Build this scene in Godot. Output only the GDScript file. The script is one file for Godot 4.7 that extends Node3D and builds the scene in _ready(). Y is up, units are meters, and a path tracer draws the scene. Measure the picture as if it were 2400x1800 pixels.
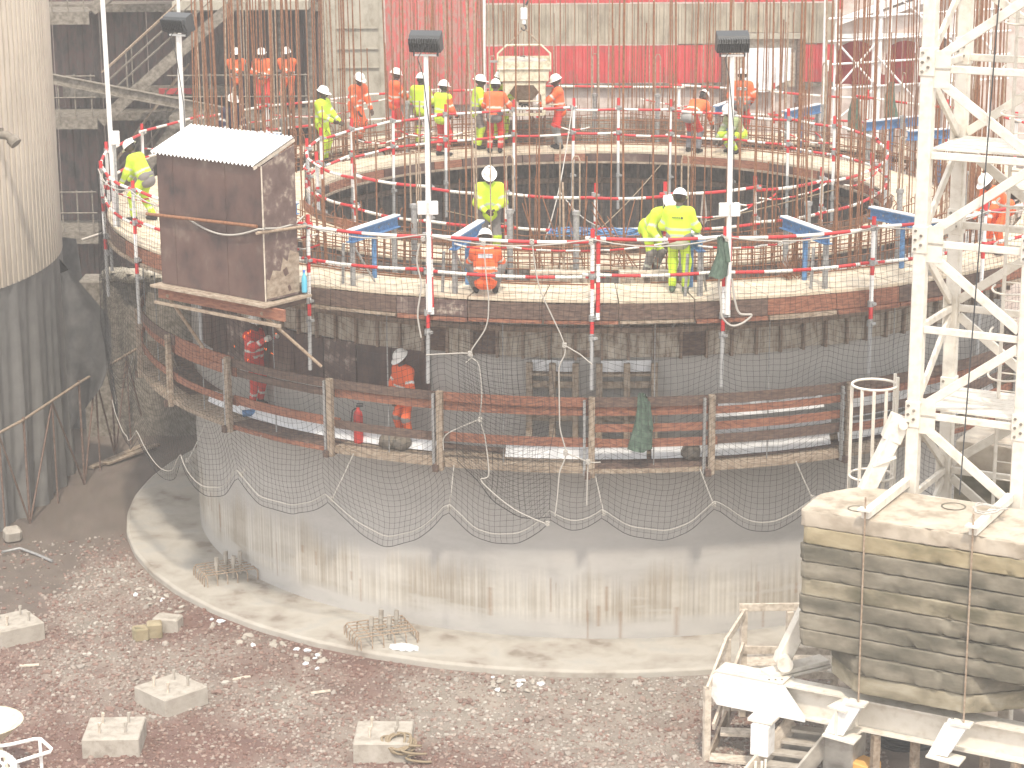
extends Node3D
# A round tank under construction: concrete drum, ring decks, safety net, workers, tower crane.
# World: origin at the drum's axis on its base slab, y up, +z towards the camera, metres.

const H1 := 6.58      # upper deck
const H2 := 3.54      # lower platform
const GROUND := -0.3
var gnz: FastNoiseLite
var rng := RandomNumberGenerator.new()
var M := {}
var names := {}

# ---------------------------------------------------------------- mesh builder
class B:
	var v := PackedVector3Array()
	var n := PackedVector3Array()
	var c := PackedColorArray()
	var uv := PackedVector2Array()
	var ix := PackedInt32Array()
	var col := Color(1, 1, 1)
	func vert(p: Vector3, nn: Vector3, t := Vector2.ZERO) -> int:
		v.append(p); n.append(nn); c.append(col); uv.append(t)
		return v.size() - 1
	func tri(a: int, b: int, d: int, want: Vector3) -> void:
		if (v[b] - v[a]).cross(v[d] - v[a]).dot(want) > 0.0:
			ix.append(a); ix.append(d); ix.append(b)
		else:
			ix.append(a); ix.append(b); ix.append(d)
	func face(pts: Array, want: Vector3) -> void:
		var k := v.size()
		for p in pts: vert(p, want)
		for i in range(1, pts.size() - 1): tri(k, k + i, k + i + 1, want)
	# box with half size s/2 at transform t; e = chamfer
	func box(t: Transform3D, s: Vector3, e := 0.0) -> void:
		var h := s * 0.5
		if e <= 0.0:
			for ax in 3:
				var u := (ax + 1) % 3
				var w := (ax + 2) % 3
				for sg in [-1.0, 1.0]:
					var pts := []
					for q in [[-1, -1], [1, -1], [1, 1], [-1, 1]]:
						var p := Vector3.ZERO
						p[ax] = sg * h[ax]; p[u] = q[0] * h[u]; p[w] = q[1] * h[w]
						pts.append(t * p)
					var nn := Vector3.ZERO
					nn[ax] = sg
					face(pts, (t.basis * nn).normalized())
			return
		e = min(e, min(h.x, min(h.y, h.z)) * 0.9)
		for ax in 3:
			var u := (ax + 1) % 3
			var w := (ax + 2) % 3
			for sg in [-1.0, 1.0]:
				var pts := []
				for q in [[-1, -1], [1, -1], [1, 1], [-1, 1]]:
					var p := Vector3.ZERO
					p[ax] = sg * h[ax]; p[u] = q[0] * (h[u] - e); p[w] = q[1] * (h[w] - e)
					pts.append(t * p)
				var nn := Vector3.ZERO
				nn[ax] = sg
				face(pts, (t.basis * nn).normalized())
				# chamfer between +ax face and +/-u faces
				for s2 in [-1.0, 1.0]:
					var a := Vector3.ZERO; var b2 := Vector3.ZERO; var d := Vector3.ZERO; var f := Vector3.ZERO
					a[ax] = sg * h[ax]; a[u] = s2 * (h[u] - e); a[w] = -(h[w] - e)
					b2 = a; b2[w] = h[w] - e
					d[ax] = sg * (h[ax] - e); d[u] = s2 * h[u]; d[w] = h[w] - e
					f = d; f[w] = -(h[w] - e)
					var n2 := Vector3.ZERO
					n2[ax] = sg; n2[u] = s2
					face([t * a, t * b2, t * d, t * f], (t.basis * n2).normalized())
		for sx in [-1.0, 1.0]:
			for sy in [-1.0, 1.0]:
				for sz in [-1.0, 1.0]:
					var a := Vector3(sx * h.x, sy * (h.y - e), sz * (h.z - e))
					var b2 := Vector3(sx * (h.x - e), sy * h.y, sz * (h.z - e))
					var d := Vector3(sx * (h.x - e), sy * (h.y - e), sz * h.z)
					face([t * a, t * b2, t * d], (t.basis * Vector3(sx, sy, sz)).normalized())
	func bx(p: Vector3, s: Vector3, yaw := 0.0, e := 0.0) -> void:
		box(Transform3D(Basis(Vector3.UP, yaw), p), s, e)
	# a bar of rectangular section from a to b (w across, h along 'up')
	func bar(a: Vector3, b: Vector3, w: float, h: float, e := 0.0, up := Vector3.UP) -> void:
		var d := b - a
		var z := d.normalized()
		if abs(z.dot(up)) > 0.98: up = Vector3(0.3, 0.1, 1.0)
		var x := up.cross(z).normalized()
		var y := z.cross(x)
		box(Transform3D(Basis(x, y, z), (a + b) * 0.5), Vector3(w, h, d.length()), e)
	# H section from a to b
	func ibeam(a: Vector3, b: Vector3, w: float, h: float, t := 0.02) -> void:
		var y := Vector3.UP * (h * 0.5 - t * 0.5)
		bar(a + y, b + y, w, t); bar(a - y, b - y, w, t); bar(a, b, t, h - 2.0 * t - 0.001)
	func cyl(a: Vector3, b: Vector3, ra: float, rb := -1.0, sides := 8, caps := true) -> void:
		if rb < 0.0: rb = ra
		var z := (b - a).normalized()
		var x := z.cross(Vector3(0.31, 0.77, 0.55) if abs(z.y) > 0.8 else Vector3.UP).normalized()
		var y := z.cross(x)
		var k := v.size()
		for i in sides + 1:
			var an := TAU * i / sides
			var o := x * cos(an) + y * sin(an)
			vert(a + o * ra, o); vert(b + o * rb, o)
		for i in sides:
			var q := k + i * 2
			var w := n[q] + n[q + 2]
			tri(q, q + 1, q + 3, w); tri(q, q + 3, q + 2, w)
		if caps:
			for s in 2:
				var ctr := b if s else a
				var r := rb if s else ra
				if r < 0.001: continue
				var pts := []
				for i in sides:
					var an := TAU * i / sides
					pts.append(ctr + (x * cos(an) + y * sin(an)) * r)
				face(pts, z if s else -z)
	# tube along points; cols: one colour per segment (painted bands), or null
	func tube(p: Array, r: float, sides := 6, cols = null, closed := false) -> void:
		var cnt := p.size()
		if cnt < 2: return
		var side := Vector3.ZERO
		var keep := col
		var prev := -1
		for i in cnt:
			var d: Vector3
			if closed: d = p[(i + 1) % cnt] - p[(i - 1 + cnt) % cnt]
			else: d = p[min(i + 1, cnt - 1)] - p[max(i - 1, 0)]
			d = d.normalized()
			if side == Vector3.ZERO: side = d.cross(Vector3.UP if abs(d.y) < 0.9 else Vector3(1, 0, 0.2)).normalized()
			side = (side - d * side.dot(d)).normalized()
			var up := d.cross(side)
			var rings := 1
			if cols != null and i > 0 and i < cnt - 1: rings = 2
			for rr in rings:
				if cols != null: col = cols[clampi(i - 1 + (1 if rr == 1 or i == 0 else 0), 0, cols.size() - 1)]
				var k := v.size()
				for s in sides:
					var an := TAU * s / sides
					var o := side * cos(an) + up * sin(an)
					vert(p[i] + o * r, o)
				if prev >= 0 and rr == 0: _ring(prev, k, sides)
				prev = k
		if closed: _ring(prev, prev - (cnt - 1) * sides, sides)
		else:
			var a := []
			var b := []
			for s in sides:
				a.append(v[prev + s])
			face(a, (p[cnt - 1] - p[cnt - 2]).normalized())
		col = keep
	func _ring(a: int, b: int, sides: int) -> void:
		for s in sides:
			var t := (s + 1) % sides
			var w := n[a + s] + n[a + t]
			tri(a + s, a + t, b + t, w); tri(a + s, b + t, b + s, w)
	# polygon (x,y) extruded along local z from 0 to d
	func prism(poly: PackedVector2Array, t: Transform3D, d: float) -> void:
		var tr := Geometry2D.triangulate_polygon(poly)
		for s in 2:
			var k := v.size()
			var nn := (t.basis * Vector3(0, 0, 1 if s else -1)).normalized()
			for p in poly: vert(t * Vector3(p.x, p.y, d if s else 0.0), nn)
			for i in range(0, tr.size(), 3): tri(k + tr[i], k + tr[i + 1], k + tr[i + 2], nn)
		var m := poly.size()
		var cw := Geometry2D.is_polygon_clockwise(poly)
		for i in m:
			var a := poly[i]
			var b := poly[(i + 1) % m]
			var o := Vector2(b.y - a.y, a.x - b.x).normalized()
			if cw: o = -o
			face([t * Vector3(a.x, a.y, 0), t * Vector3(b.x, b.y, 0), t * Vector3(b.x, b.y, d), t * Vector3(a.x, a.y, d)], (t.basis * Vector3(o.x, o.y, 0)).normalized())
	# smooth surface through rows of points
	func grid(rows: Array, uvs = null) -> void:
		var h := rows.size()
		var w: int = rows[0].size()
		var k := v.size()
		for j in h:
			for i in w:
				var dx: Vector3 = rows[j][min(i + 1, w - 1)] - rows[j][max(i - 1, 0)]
				var dy: Vector3 = rows[min(j + 1, h - 1)][i] - rows[max(j - 1, 0)][i]
				vert(rows[j][i], dx.cross(dy).normalized(), uvs[j][i] if uvs != null else Vector2(float(i) / w, float(j) / h))
		for j in h - 1:
			for i in w - 1:
				var a := k + j * w + i
				tri(a, a + 1, a + w + 1, n[a]); tri(a, a + w + 1, a + w, n[a])
	# profile [(r,y)...] turned about local y
	func lathe(pr: Array, t: Transform3D, sides := 16) -> void:
		var rows := []
		for i in sides + 1:
			var an := TAU * i / sides
			var row := []
			for q in pr: row.append(t * Vector3(q.x * sin(an), q.y, q.x * cos(an)))
			rows.append(row)
		grid(rows)
	func mesh() -> ArrayMesh:
		var a := []
		a.resize(Mesh.ARRAY_MAX)
		a[Mesh.ARRAY_VERTEX] = v; a[Mesh.ARRAY_NORMAL] = n; a[Mesh.ARRAY_COLOR] = c; a[Mesh.ARRAY_TEX_UV] = uv; a[Mesh.ARRAY_INDEX] = ix
		var m := ArrayMesh.new()
		m.add_surface_from_arrays(Mesh.PRIMITIVE_TRIANGLES, a)
		return m

# ---------------------------------------------------------------- nodes
func numbered(called: String, parent: Node) -> String:
	var key := str(parent.get_instance_id()) + called
	var k: int = names.get(key, 0)
	names[key] = k + 1
	return called if k == 0 else "%s_%03d" % [called, k]
func tag(o: Node3D, label: String, category: String, group := "") -> Node3D:
	o.set_meta("label", label); o.set_meta("category", category)
	if group != "": o.set_meta("group", group)
	return o
func thing(called: String, label: String, category: String, at := Vector3.ZERO, yaw := 0.0, group := "") -> Node3D:
	var o := Node3D.new()
	o.name = numbered(called, self)
	add_child(o, true)
	o.position = at; o.rotation.y = yaw
	return tag(o, label, category, group)
func put(called: String, what, m: Material, parent: Node = self) -> MeshInstance3D:
	var o := MeshInstance3D.new()
	o.mesh = what.mesh() if what is B else what
	o.material_override = m
	o.name = numbered(called, parent)
	parent.add_child(o, true)
	return o
func struct(called: String, what, m: Material) -> MeshInstance3D:
	var o := put(called, what, m)
	o.set_meta("kind", "structure")
	return o
func copy(src: Node3D, called: String, label: String, at: Vector3, yaw := 0.0, group := "") -> Node3D:
	var o: Node3D = src.duplicate()
	o.name = numbered(called, self)
	add_child(o, true)
	o.position = at; o.rotation.y = yaw
	o.set_meta("label", label)
	if group != "": o.set_meta("group", group)
	return o
func P(az: float, r: float, y: float) -> Vector3:
	var a := deg_to_rad(az)
	return Vector3(r * sin(a), y, r * cos(a))
func rnd(a: float, b: float) -> float:
	return rng.randf_range(a, b)
# a block of ring: az a0..a1, radii r0..r1, heights y0..y1
func ringblock(b: B, a0: float, a1: float, r0: float, r1: float, y0: float, y1: float, seg := 4) -> void:
	for i in seg:
		var u := lerpf(a0, a1, float(i) / seg)
		var w := lerpf(a0, a1, float(i + 1) / seg)
		var o := P((u + w) * 0.5, 1, 0)
		b.face([P(u, r1, y0), P(w, r1, y0), P(w, r1, y1), P(u, r1, y1)], o)
		b.face([P(u, r0, y0), P(w, r0, y0), P(w, r0, y1), P(u, r0, y1)], -o)
		b.face([P(u, r0, y1), P(w, r0, y1), P(w, r1, y1), P(u, r1, y1)], Vector3.UP)
		b.face([P(u, r0, y0), P(w, r0, y0), P(w, r1, y0), P(u, r1, y0)], Vector3.DOWN)
	for s in [a0, a1]:
		var t := P(s + 90.0, 1, 0) * (1.0 if s == a1 else -1.0)
		b.face([P(s, r0, y0), P(s, r1, y0), P(s, r1, y1), P(s, r0, y1)], t)

# ---------------------------------------------------------------- materials
func lin(r: float, g: float, b: float) -> Color:
	return Color(r, g, b).linear_to_srgb()
func mat(r: float, g: float, b: float, rough := 0.8, metal := 0.0) -> StandardMaterial3D:
	var m := StandardMaterial3D.new()
	m.albedo_color = lin(r, g, b)
	m.roughness = rough; m.metallic = metal
	m.cull_mode = BaseMaterial3D.CULL_DISABLED
	return m
# mottled material: ramp of linear colours over layered noise, triplanar in world space
func noisy(cols: Array, freq := 0.02, scale := Vector3(0.5, 0.5, 0.5), rough := 0.85, metal := 0.0, oct := 5, relief := 0.0, size := 512) -> StandardMaterial3D:
	var m := StandardMaterial3D.new()
	var nz := FastNoiseLite.new()
	nz.seed = M.size() + 11
	nz.noise_type = FastNoiseLite.TYPE_SIMPLEX_SMOOTH
	nz.frequency = freq; nz.fractal_octaves = oct; nz.fractal_gain = 0.6
	var g := Gradient.new()
	g.offsets = PackedFloat32Array(); g.colors = PackedColorArray()
	var offs := PackedFloat32Array()
	var cl := PackedColorArray()
	for i in cols.size():
		var q: Vector3 = cols[i]
		offs.append(0.15 + 0.7 * float(i) / max(1, cols.size() - 1))
		cl.append(lin(q.x, q.y, q.z))
	g.offsets = offs; g.colors = cl
	var t := NoiseTexture2D.new()
	t.width = size; t.height = size; t.seamless = true
	t.noise = nz; t.color_ramp = g
	m.albedo_texture = t
	m.uv1_triplanar = true; m.uv1_world_triplanar = true
	m.uv1_scale = scale
	m.roughness = rough; m.metallic = metal
	m.cull_mode = BaseMaterial3D.CULL_DISABLED
	if relief > 0.0:
		var t2 := NoiseTexture2D.new()
		t2.width = size; t2.height = size; t2.seamless = true; t2.as_normal_map = true; t2.bump_strength = relief
		t2.noise = nz
		m.normal_enabled = true; m.normal_texture = t2
	return m
func vcol(rough := 0.7, metal := 0.0) -> StandardMaterial3D:
	var m := StandardMaterial3D.new()
	m.vertex_color_use_as_albedo = true
	m.roughness = rough; m.metallic = metal
	m.cull_mode = BaseMaterial3D.CULL_DISABLED
	return m
func v3(a: float, b: float, c: float) -> Vector3:
	return Vector3(a, b, c)
func make_materials() -> void:
	M.concrete = noisy([v3(.20, .18, .155), v3(.36, .33, .29), v3(.44, .41, .36)], .012, v3(.35, .35, .35), .9, 0, 6, 2.0)
	M.slab = noisy([v3(.22, .185, .15), v3(.32, .285, .245), v3(.36, .33, .285), v3(.40, .37, .325), v3(.37, .35, .315)], .006, v3(.23, .23, .23), .9, 0, 6, 2.0)
	M.block = noisy([v3(.27, .238, .20), v3(.37, .332, .285), v3(.42, .385, .338)], .01, v3(.6, .6, .6), .9, 0, 6, 1.5)
	M.ply = noisy([v3(.42, .34, .245), v3(.55, .465, .35), v3(.61, .535, .42)], .012, v3(.5, .5, .5), .8, 0, 6, .6)
	M.film = noisy([v3(.03, .022, .022), v3(.075, .042, .036), v3(.105, .058, .048), v3(.115, .07, .058), v3(.19, .145, .118)], .007, v3(.42, .2, .42), .55, 0, 6, .6)
	M.film2 = noisy([v3(.07, .042, .037), v3(.11, .068, .06), v3(.13, .085, .075), v3(.42, .36, .29)], .014, v3(.6, .4, .6), .6, 0, 6, .6)
	M.red_wood = noisy([v3(.12, .045, .028), v3(.25, .10, .06), v3(.34, .16, .095)], .02, v3(.5, 1.6, .5), .8, 0, 5, .8)
	M.dark_wood = noisy([v3(.06, .038, .03), v3(.12, .075, .058), v3(.18, .12, .09)], .02, v3(.5, 1.6, .5), .85, 0, 5, .8)
	M.wood = noisy([v3(.17, .12, .085), v3(.30, .235, .175), v3(.40, .33, .26)], .02, v3(.7, .7, .7), .85, 0, 5, .8)
	M.pale_wood = noisy([v3(.36, .30, .24), v3(.52, .45, .37), v3(.62, .55, .47)], .02, v3(.7, .7, .7), .85, 0, 5, .6)
	M.form = noisy([v3(.16, .11, .08), v3(.34, .285, .225), v3(.44, .39, .325), v3(.50, .46, .40)], .016, v3(.9, .35, .9), .8, 0, 6, .8)
	M.form_dark = noisy([v3(.13, .09, .068), v3(.25, .18, .135), v3(.34, .26, .20)], .02, v3(.9, .5, .9), .8, 0, 5, .6)
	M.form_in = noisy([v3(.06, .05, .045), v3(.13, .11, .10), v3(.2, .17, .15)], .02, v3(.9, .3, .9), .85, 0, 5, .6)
	M.rust = noisy([v3(.12, .052, .028), v3(.225, .10, .05), v3(.30, .155, .085)], .03, v3(1, .6, 1), .85, 0, 5, 0)
	M.rust_dull = noisy([v3(.10, .06, .045), v3(.17, .105, .08), v3(.24, .17, .135)], .03, v3(1, .6, 1), .85, 0, 5, 0)
	M.rust_pale = noisy([v3(.20, .13, .09), v3(.32, .24, .17), v3(.42, .34, .27)], .03, v3(1, .6, 1), .85, 0, 5, 0)
	M.galv = noisy([v3(.20, .20, .20), v3(.32, .32, .32), v3(.42, .41, .39)], .03, v3(1, 1, 1), .5, .3, 4, 0)
	M.paint = vcol(.55)
	M.white = noisy([v3(.60, .58, .55), v3(.74, .73, .72), v3(.80, .79, .78)], .02, v3(.6, .6, .6), .55, 0, 5, 0)
	M.roof = noisy([v3(.66, .65, .63), v3(.78, .78, .77), v3(.84, .84, .83)], .01, v3(.5, .5, .5), .5, 0, 5, 0)
	M.crane = noisy([v3(.54, .485, .41), v3(.64, .595, .52), v3(.68, .635, .565), v3(.66, .615, .545)], .012, v3(.7, .7, .7), .6, 0, 6, .4)
	M.cream = noisy([v3(.42, .37, .26), v3(.60, .54, .40), v3(.68, .63, .50)], .016, v3(.8, .8, .8), .6, 0, 5, .5)
	M.blue = noisy([v3(.08, .14, .24), v3(.09, .22, .45), v3(.14, .31, .56)], .02, v3(1, 1, 1), .55, .1, 5, 0)
	M.net = mat(.018, .018, .02, .9)
	M.rope = noisy([v3(.30, .28, .25), v3(.50, .47, .43)], .06, v3(3, 3, 3), .95, 0, 3, 0)
	M.rope_tan = noisy([v3(.17, .13, .08), v3(.32, .25, .17)], .06, v3(3, 3, 3), .95, 0, 3, 0)
	M.silo = noisy([v3(.46, .40, .33), v3(.54, .475, .395), v3(.60, .53, .44)], .008, v3(.35, .12, .35), .7, .1, 6, 0)
	M.clad_grey = noisy([v3(.24, .205, .155), v3(.34, .295, .23), v3(.42, .37, .295)], .01, v3(.35, .15, .35), .8, 0, 6, 0)
	M.clad_red = noisy([v3(.30, .085, .075), v3(.46, .05, .053), v3(.52, .055, .06), v3(.48, .10, .09)], .01, v3(.3, .16, .3), .75, 0, 6, 0)
	M.clad_worn = noisy([v3(.30, .22, .18), v3(.50, .09, .085), v3(.36, .22, .18), v3(.56, .065, .07), v3(.32, .23, .19)], .012, v3(.3, .12, .3), .75, 0, 6, 0)
	M.clad_dark = noisy([v3(.05, .04, .04), v3(.085, .068, .065), v3(.13, .075, .07), v3(.11, .095, .085)], .012, v3(.4, .16, .4), .85, 0, 6, 0)
	M.steel_old = noisy([v3(.11, .09, .07), v3(.19, .165, .135), v3(.26, .23, .19)], .015, v3(.7, .7, .7), .75, .1, 5, 0)
	M.beige = noisy([v3(.27, .24, .19), v3(.36, .33, .27), v3(.40, .37, .31)], .01, v3(.5, .3, .5), .8, 0, 5, 0)
	M.pink = noisy([v3(.40, .31, .27), v3(.52, .44, .40), v3(.58, .50, .46)], .01, v3(.35, .35, .35), .9, 0, 6, 0)
	M.dark = mat(.03, .028, .027, .9)
	M.tarp = noisy([v3(.05, .05, .052), v3(.085, .083, .084), v3(.13, .125, .12)], .01, v3(.5, .3, .5), .6, 0, 5, .6)
	M.tarp_pale = noisy([v3(.165, .16, .155), v3(.20, .195, .188), v3(.235, .228, .218)], .01, v3(.5, .3, .5), .6, 0, 5, .6)
	M.ballast = noisy([v3(.085, .078, .045), v3(.15, .13, .09), v3(.25, .215, .15), v3(.33, .295, .225)], .006, v3(.3, .55, .3), .95, 0, 6, 3.0)
	M.ballast_dark = noisy([v3(.065, .06, .042), v3(.10, .091, .067), v3(.145, .128, .096), v3(.20, .176, .135), v3(.27, .243, .192)], .006, v3(.3, .55, .3), .95, 0, 6, 3.0)
	M.ballast_tan = noisy([v3(.12, .11, .06), v3(.27, .22, .135), v3(.38, .32, .21)], .006, v3(.3, .5, .3), .95, 0, 6, 3.0)
	M.ballast_top = noisy([v3(.27, .225, .17), v3(.41, .35, .28), v3(.47, .415, .34)], .009, v3(.4, .4, .4), .95, 0, 6, 2.0)
	M.sheet = noisy([v3(.55, .56, .58), v3(.70, .71, .73), v3(.74, .75, .77)], .01, v3(.5, .5, .5), .6, 0, 5, .4)
	M.green = noisy([v3(.035, .06, .045), v3(.07, .11, .08), v3(.12, .17, .13)], .02, v3(1.2, .6, 1.2), .9, 0, 5, 1.0)
	M.lamp = mat(.035, .037, .04, .45)
	M.red = mat(.50, .035, .03, .5)
	M.bag = noisy([v3(.30, .26, .2), v3(.45, .41, .34), v3(.52, .48, .41)], .02, v3(1, 1, 1), .9, 0, 5, 2.0)
	M.yellow_box = mat(.75, .42, .13, .6)
	M.fabric = vcol(.9)
	M.skin = vcol(.6)
	M.glove = mat(.5, .48, .44, .9)

# ---------------------------------------------------------------- camera, sky, sun
func _ready() -> void:
	rng.seed = 7
	var cam := Camera3D.new()
	cam.name = "camera"
	cam.position = Vector3(-1.7695, 14.6189, 46.051)
	cam.rotation = Vector3(-0.2569, 0, 0)
	cam.rotate_object_local(Vector3(0, 0, 1), -0.0061)
	cam.fov = 19.55
	cam.near = 0.5; cam.far = 600.0
	add_child(cam)
	cam.current = true
	var e := Environment.new()
	e.background_mode = Environment.BG_SKY
	var sm := ProceduralSkyMaterial.new()
	sm.sky_top_color = Color(0.84, 0.845, 0.855); sm.sky_horizon_color = Color(0.93, 0.92, 0.90)
	sm.ground_bottom_color = Color(0.45, 0.42, 0.39); sm.ground_horizon_color = Color(0.80, 0.79, 0.77)
	sm.sky_curve = 0.25
	sm.sun_angle_max = 1.0; sm.sun_curve = 0.05
	var sky := Sky.new()
	sky.sky_material = sm
	e.sky = sky
	e.background_energy_multiplier = 1.5
	e.tonemap_mode = Environment.TONE_MAPPER_LINEAR
	e.tonemap_exposure = 2.12
	e.sdfgi_enabled = true; e.ssao_enabled = true; e.ssil_enabled = true
	e.fog_enabled = true
	e.fog_density = 0.0022
	e.fog_light_color = Color(0.95, 0.94, 0.93)
	var we := WorldEnvironment.new()
	we.name = "world_environment"
	we.environment = e
	add_child(we)
	var sun := DirectionalLight3D.new()
	sun.name = "sun"
	sun.light_energy = 0.6
	sun.light_color = Color(1.0, 0.955, 0.885)
	sun.light_angular_distance = 3.0
	sun.shadow_enabled = true
	sun.rotation_degrees = Vector3(-58, 5, 0)
	add_child(sun)
	make_materials()
	make_ground()
	make_drum()
	make_formwork()
	make_upper_deck()
	make_lower_platform()
	make_background()
	make_silo()
	make_crane()
	make_guard_rails()
	make_lamps()
	make_rebars()
	make_yokes()
	make_booth()
	make_bucket()
	make_lower_things()
	make_ground_things()
	make_net()
	make_ropes()
	make_people()

# ---------------------------------------------------------------- ground, slab, drum
func ground_height(x: float, z: float, nz: FastNoiseLite) -> float:
	var d := Vector2(x, z).length()
	var k := clampf((d - 10.0) / 1.0, 0.0, 1.0)
	var bank := clampf((d - 10.05) / 1.5, 0.0, 1.0)
	return GROUND + .17 * (1.0 - bank * bank * (3.0 - 2.0 * bank)) + (nz.get_noise_2d(x * 3.0, z * 3.0) * 0.05 + nz.get_noise_2d(x * 14.0, z * 14.0) * 0.02) * k

func make_ground() -> void:
	var nz := FastNoiseLite.new()
	gnz = nz
	nz.seed = 5; nz.frequency = 0.12; nz.fractal_octaves = 4
	var cn := FastNoiseLite.new()
	cn.seed = 21; cn.frequency = 0.16; cn.fractal_octaves = 5; cn.fractal_gain = 0.6
	var xs := [-400.0, -120.0, -50.0, -30.0, -22.0]
	var x := -18.0
	while x < 10.01:
		xs.append(x); x += 0.14
	xs.append_array([14.0, 24.0, 50.0, 120.0, 400.0])
	var zs := [-400.0, -120.0, -50.0, -30.0, -20.0]
	var z := -14.0
	while z < 18.01:
		zs.append(z); z += 0.14 if z > 3.0 else 0.5
	zs.append_array([22.0, 30.0, 50.0, 120.0, 400.0])
	var b := B.new()
	var w := xs.size()
	for j in zs.size():
		for i in w:
			var px: float = xs[i]
			var pz: float = zs[j]
			var y := ground_height(px, pz, nz)
			var ex := ground_height(px + 0.1, pz, nz) - y
			var ez := ground_height(px, pz + 0.1, nz) - y
			# maroon volcanic gravel with grey patches; bare earth towards the silo
			var t := clampf(cn.get_noise_2d(px, pz) * 1.6 + 0.62 + (px + 5.0) * 0.07 - (0.35 if px > 0.0 else 0.0) * clampf(px * 0.7, 0.0, 1.0), 0.0, 1.0)
			var earth := clampf((-px - 8.3 - pz * 0.55 + cn.get_noise_2d(pz * 2.0, px * 2.0) * 2.5 + 1.2) * 0.6, 0.0, 1.0)
			var f := cn.get_noise_2d(px * 9.0, pz * 9.0) * 0.35 + 1.0
			var cc := Vector3(.165, .096, .079).lerp(Vector3(.27, .235, .2), t).lerp(Vector3(.15, .12, .10), earth) * f
			b.col = Color(cc.x, cc.y, cc.z)
			b.vert(Vector3(px, y, pz), Vector3(-ex * 10.0, 1, -ez * 10.0).normalized())
	for j in zs.size() - 1:
		for i in w - 1:
			var a := j * w + i
			b.tri(a, a + 1, a + w + 1, Vector3.UP); b.tri(a, a + w + 1, a + w, Vector3.UP)
	var gm := noisy([v3(.55, .52, .5), v3(1, 1, 1), v3(.75, .72, .7)], .05, v3(1.4, 1.4, 1.4), .95, 0, 6, 4.0)
	gm.vertex_color_use_as_albedo = true
	struct("ground", b, gm)
	# loose stones: what nobody could count
	var st := stone_mesh(3)
	var xf: Array[Transform3D] = []
	var cl := PackedColorArray()
	var tones := [v3(.165, .095, .075), v3(.21, .135, .11), v3(.255, .19, .158), v3(.29, .24, .205), v3(.32, .28, .245), v3(.385, .35, .31)]
	while xf.size() < 36000:
		var p := Vector2(rnd(-13.5, 4.2), rnd(2.0, 15.5))
		if p.length() < 10.05: continue
		var t := clampf(cn.get_noise_2d(p.x, p.y) * 1.6 + 0.62 + (p.x + 5.0) * 0.07 - (0.35 if p.x > 0.0 else 0.0) * clampf(p.x * 0.7, 0.0, 1.0), 0.0, 1.0)
		var earth := clampf((-p.x - 8.3 - p.y * 0.55 + cn.get_noise_2d(p.y * 2.0, p.x * 2.0) * 2.5 + 1.2) * 0.6, 0.0, 1.0)
		if rng.randf() < earth * 0.84: continue
		var s := 0.012 + 0.03 * pow(rng.randf(), 2.5)
		if rng.randf() < (0.03 if p.x > 0.3 else 0.008): s *= 2.0
		var bs := Basis.from_euler(Vector3(rnd(0, 6), rnd(0, 6), rnd(0, 6))).scaled(Vector3(s * rnd(.8, 1.4), s * rnd(.6, 1), s * rnd(.8, 1.4)))
		xf.append(Transform3D(bs, Vector3(p.x, ground_height(p.x, p.y, nz) + s * 0.25, p.y)))
		var q := clampf(rng.randf() * 0.75 + t * 0.35 - 0.12, 0.0, 0.999)
		var cc: Vector3 = tones[int(pow(q, 1.15) * tones.size())] * rnd(.8, 1.15)
		cl.append(Color(cc.x, cc.y, cc.z))
	var mm := MultiMesh.new()
	mm.transform_format = MultiMesh.TRANSFORM_3D
	mm.use_colors = true
	mm.mesh = st
	mm.instance_count = xf.size()
	for i in xf.size():
		mm.set_instance_transform(i, xf[i]); mm.set_instance_color(i, cl[i])
	var mi := MultiMeshInstance3D.new()
	mi.name = "gravel"
	mi.multimesh = mm
	mi.material_override = vcol(.9)
	add_child(mi)
	tag(mi, "loose maroon and grey gravel scattered over the ground", "gravel")
	mi.set_meta("kind", "stuff")
	# base slab of the drum
	b = B.new()
	var rows := []
	for j in 5:
		var r: float = [9.94, 9.99, 10.0, 10.0, 10.0][j]
		var y: float = [0.0, -0.02, -0.05, -0.25, -0.5][j]
		var row := []
		for i in 181:
			row.append(P(i * 2.0, r + sin(i * 1.7) * 0.008, y))
		rows.append(row)
	b.grid(rows)
	rows = []
	for j in 6:
		var row := []
		for i in 181:
			row.append(P(i * 2.0, lerpf(6.5, 9.94, j / 5.0) + (sin(i * 1.7) * 0.008 if j == 5 else 0.0), 0.0))
		rows.append(row)
	b.grid(rows)
	struct("base_slab", b, M.slab)

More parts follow.
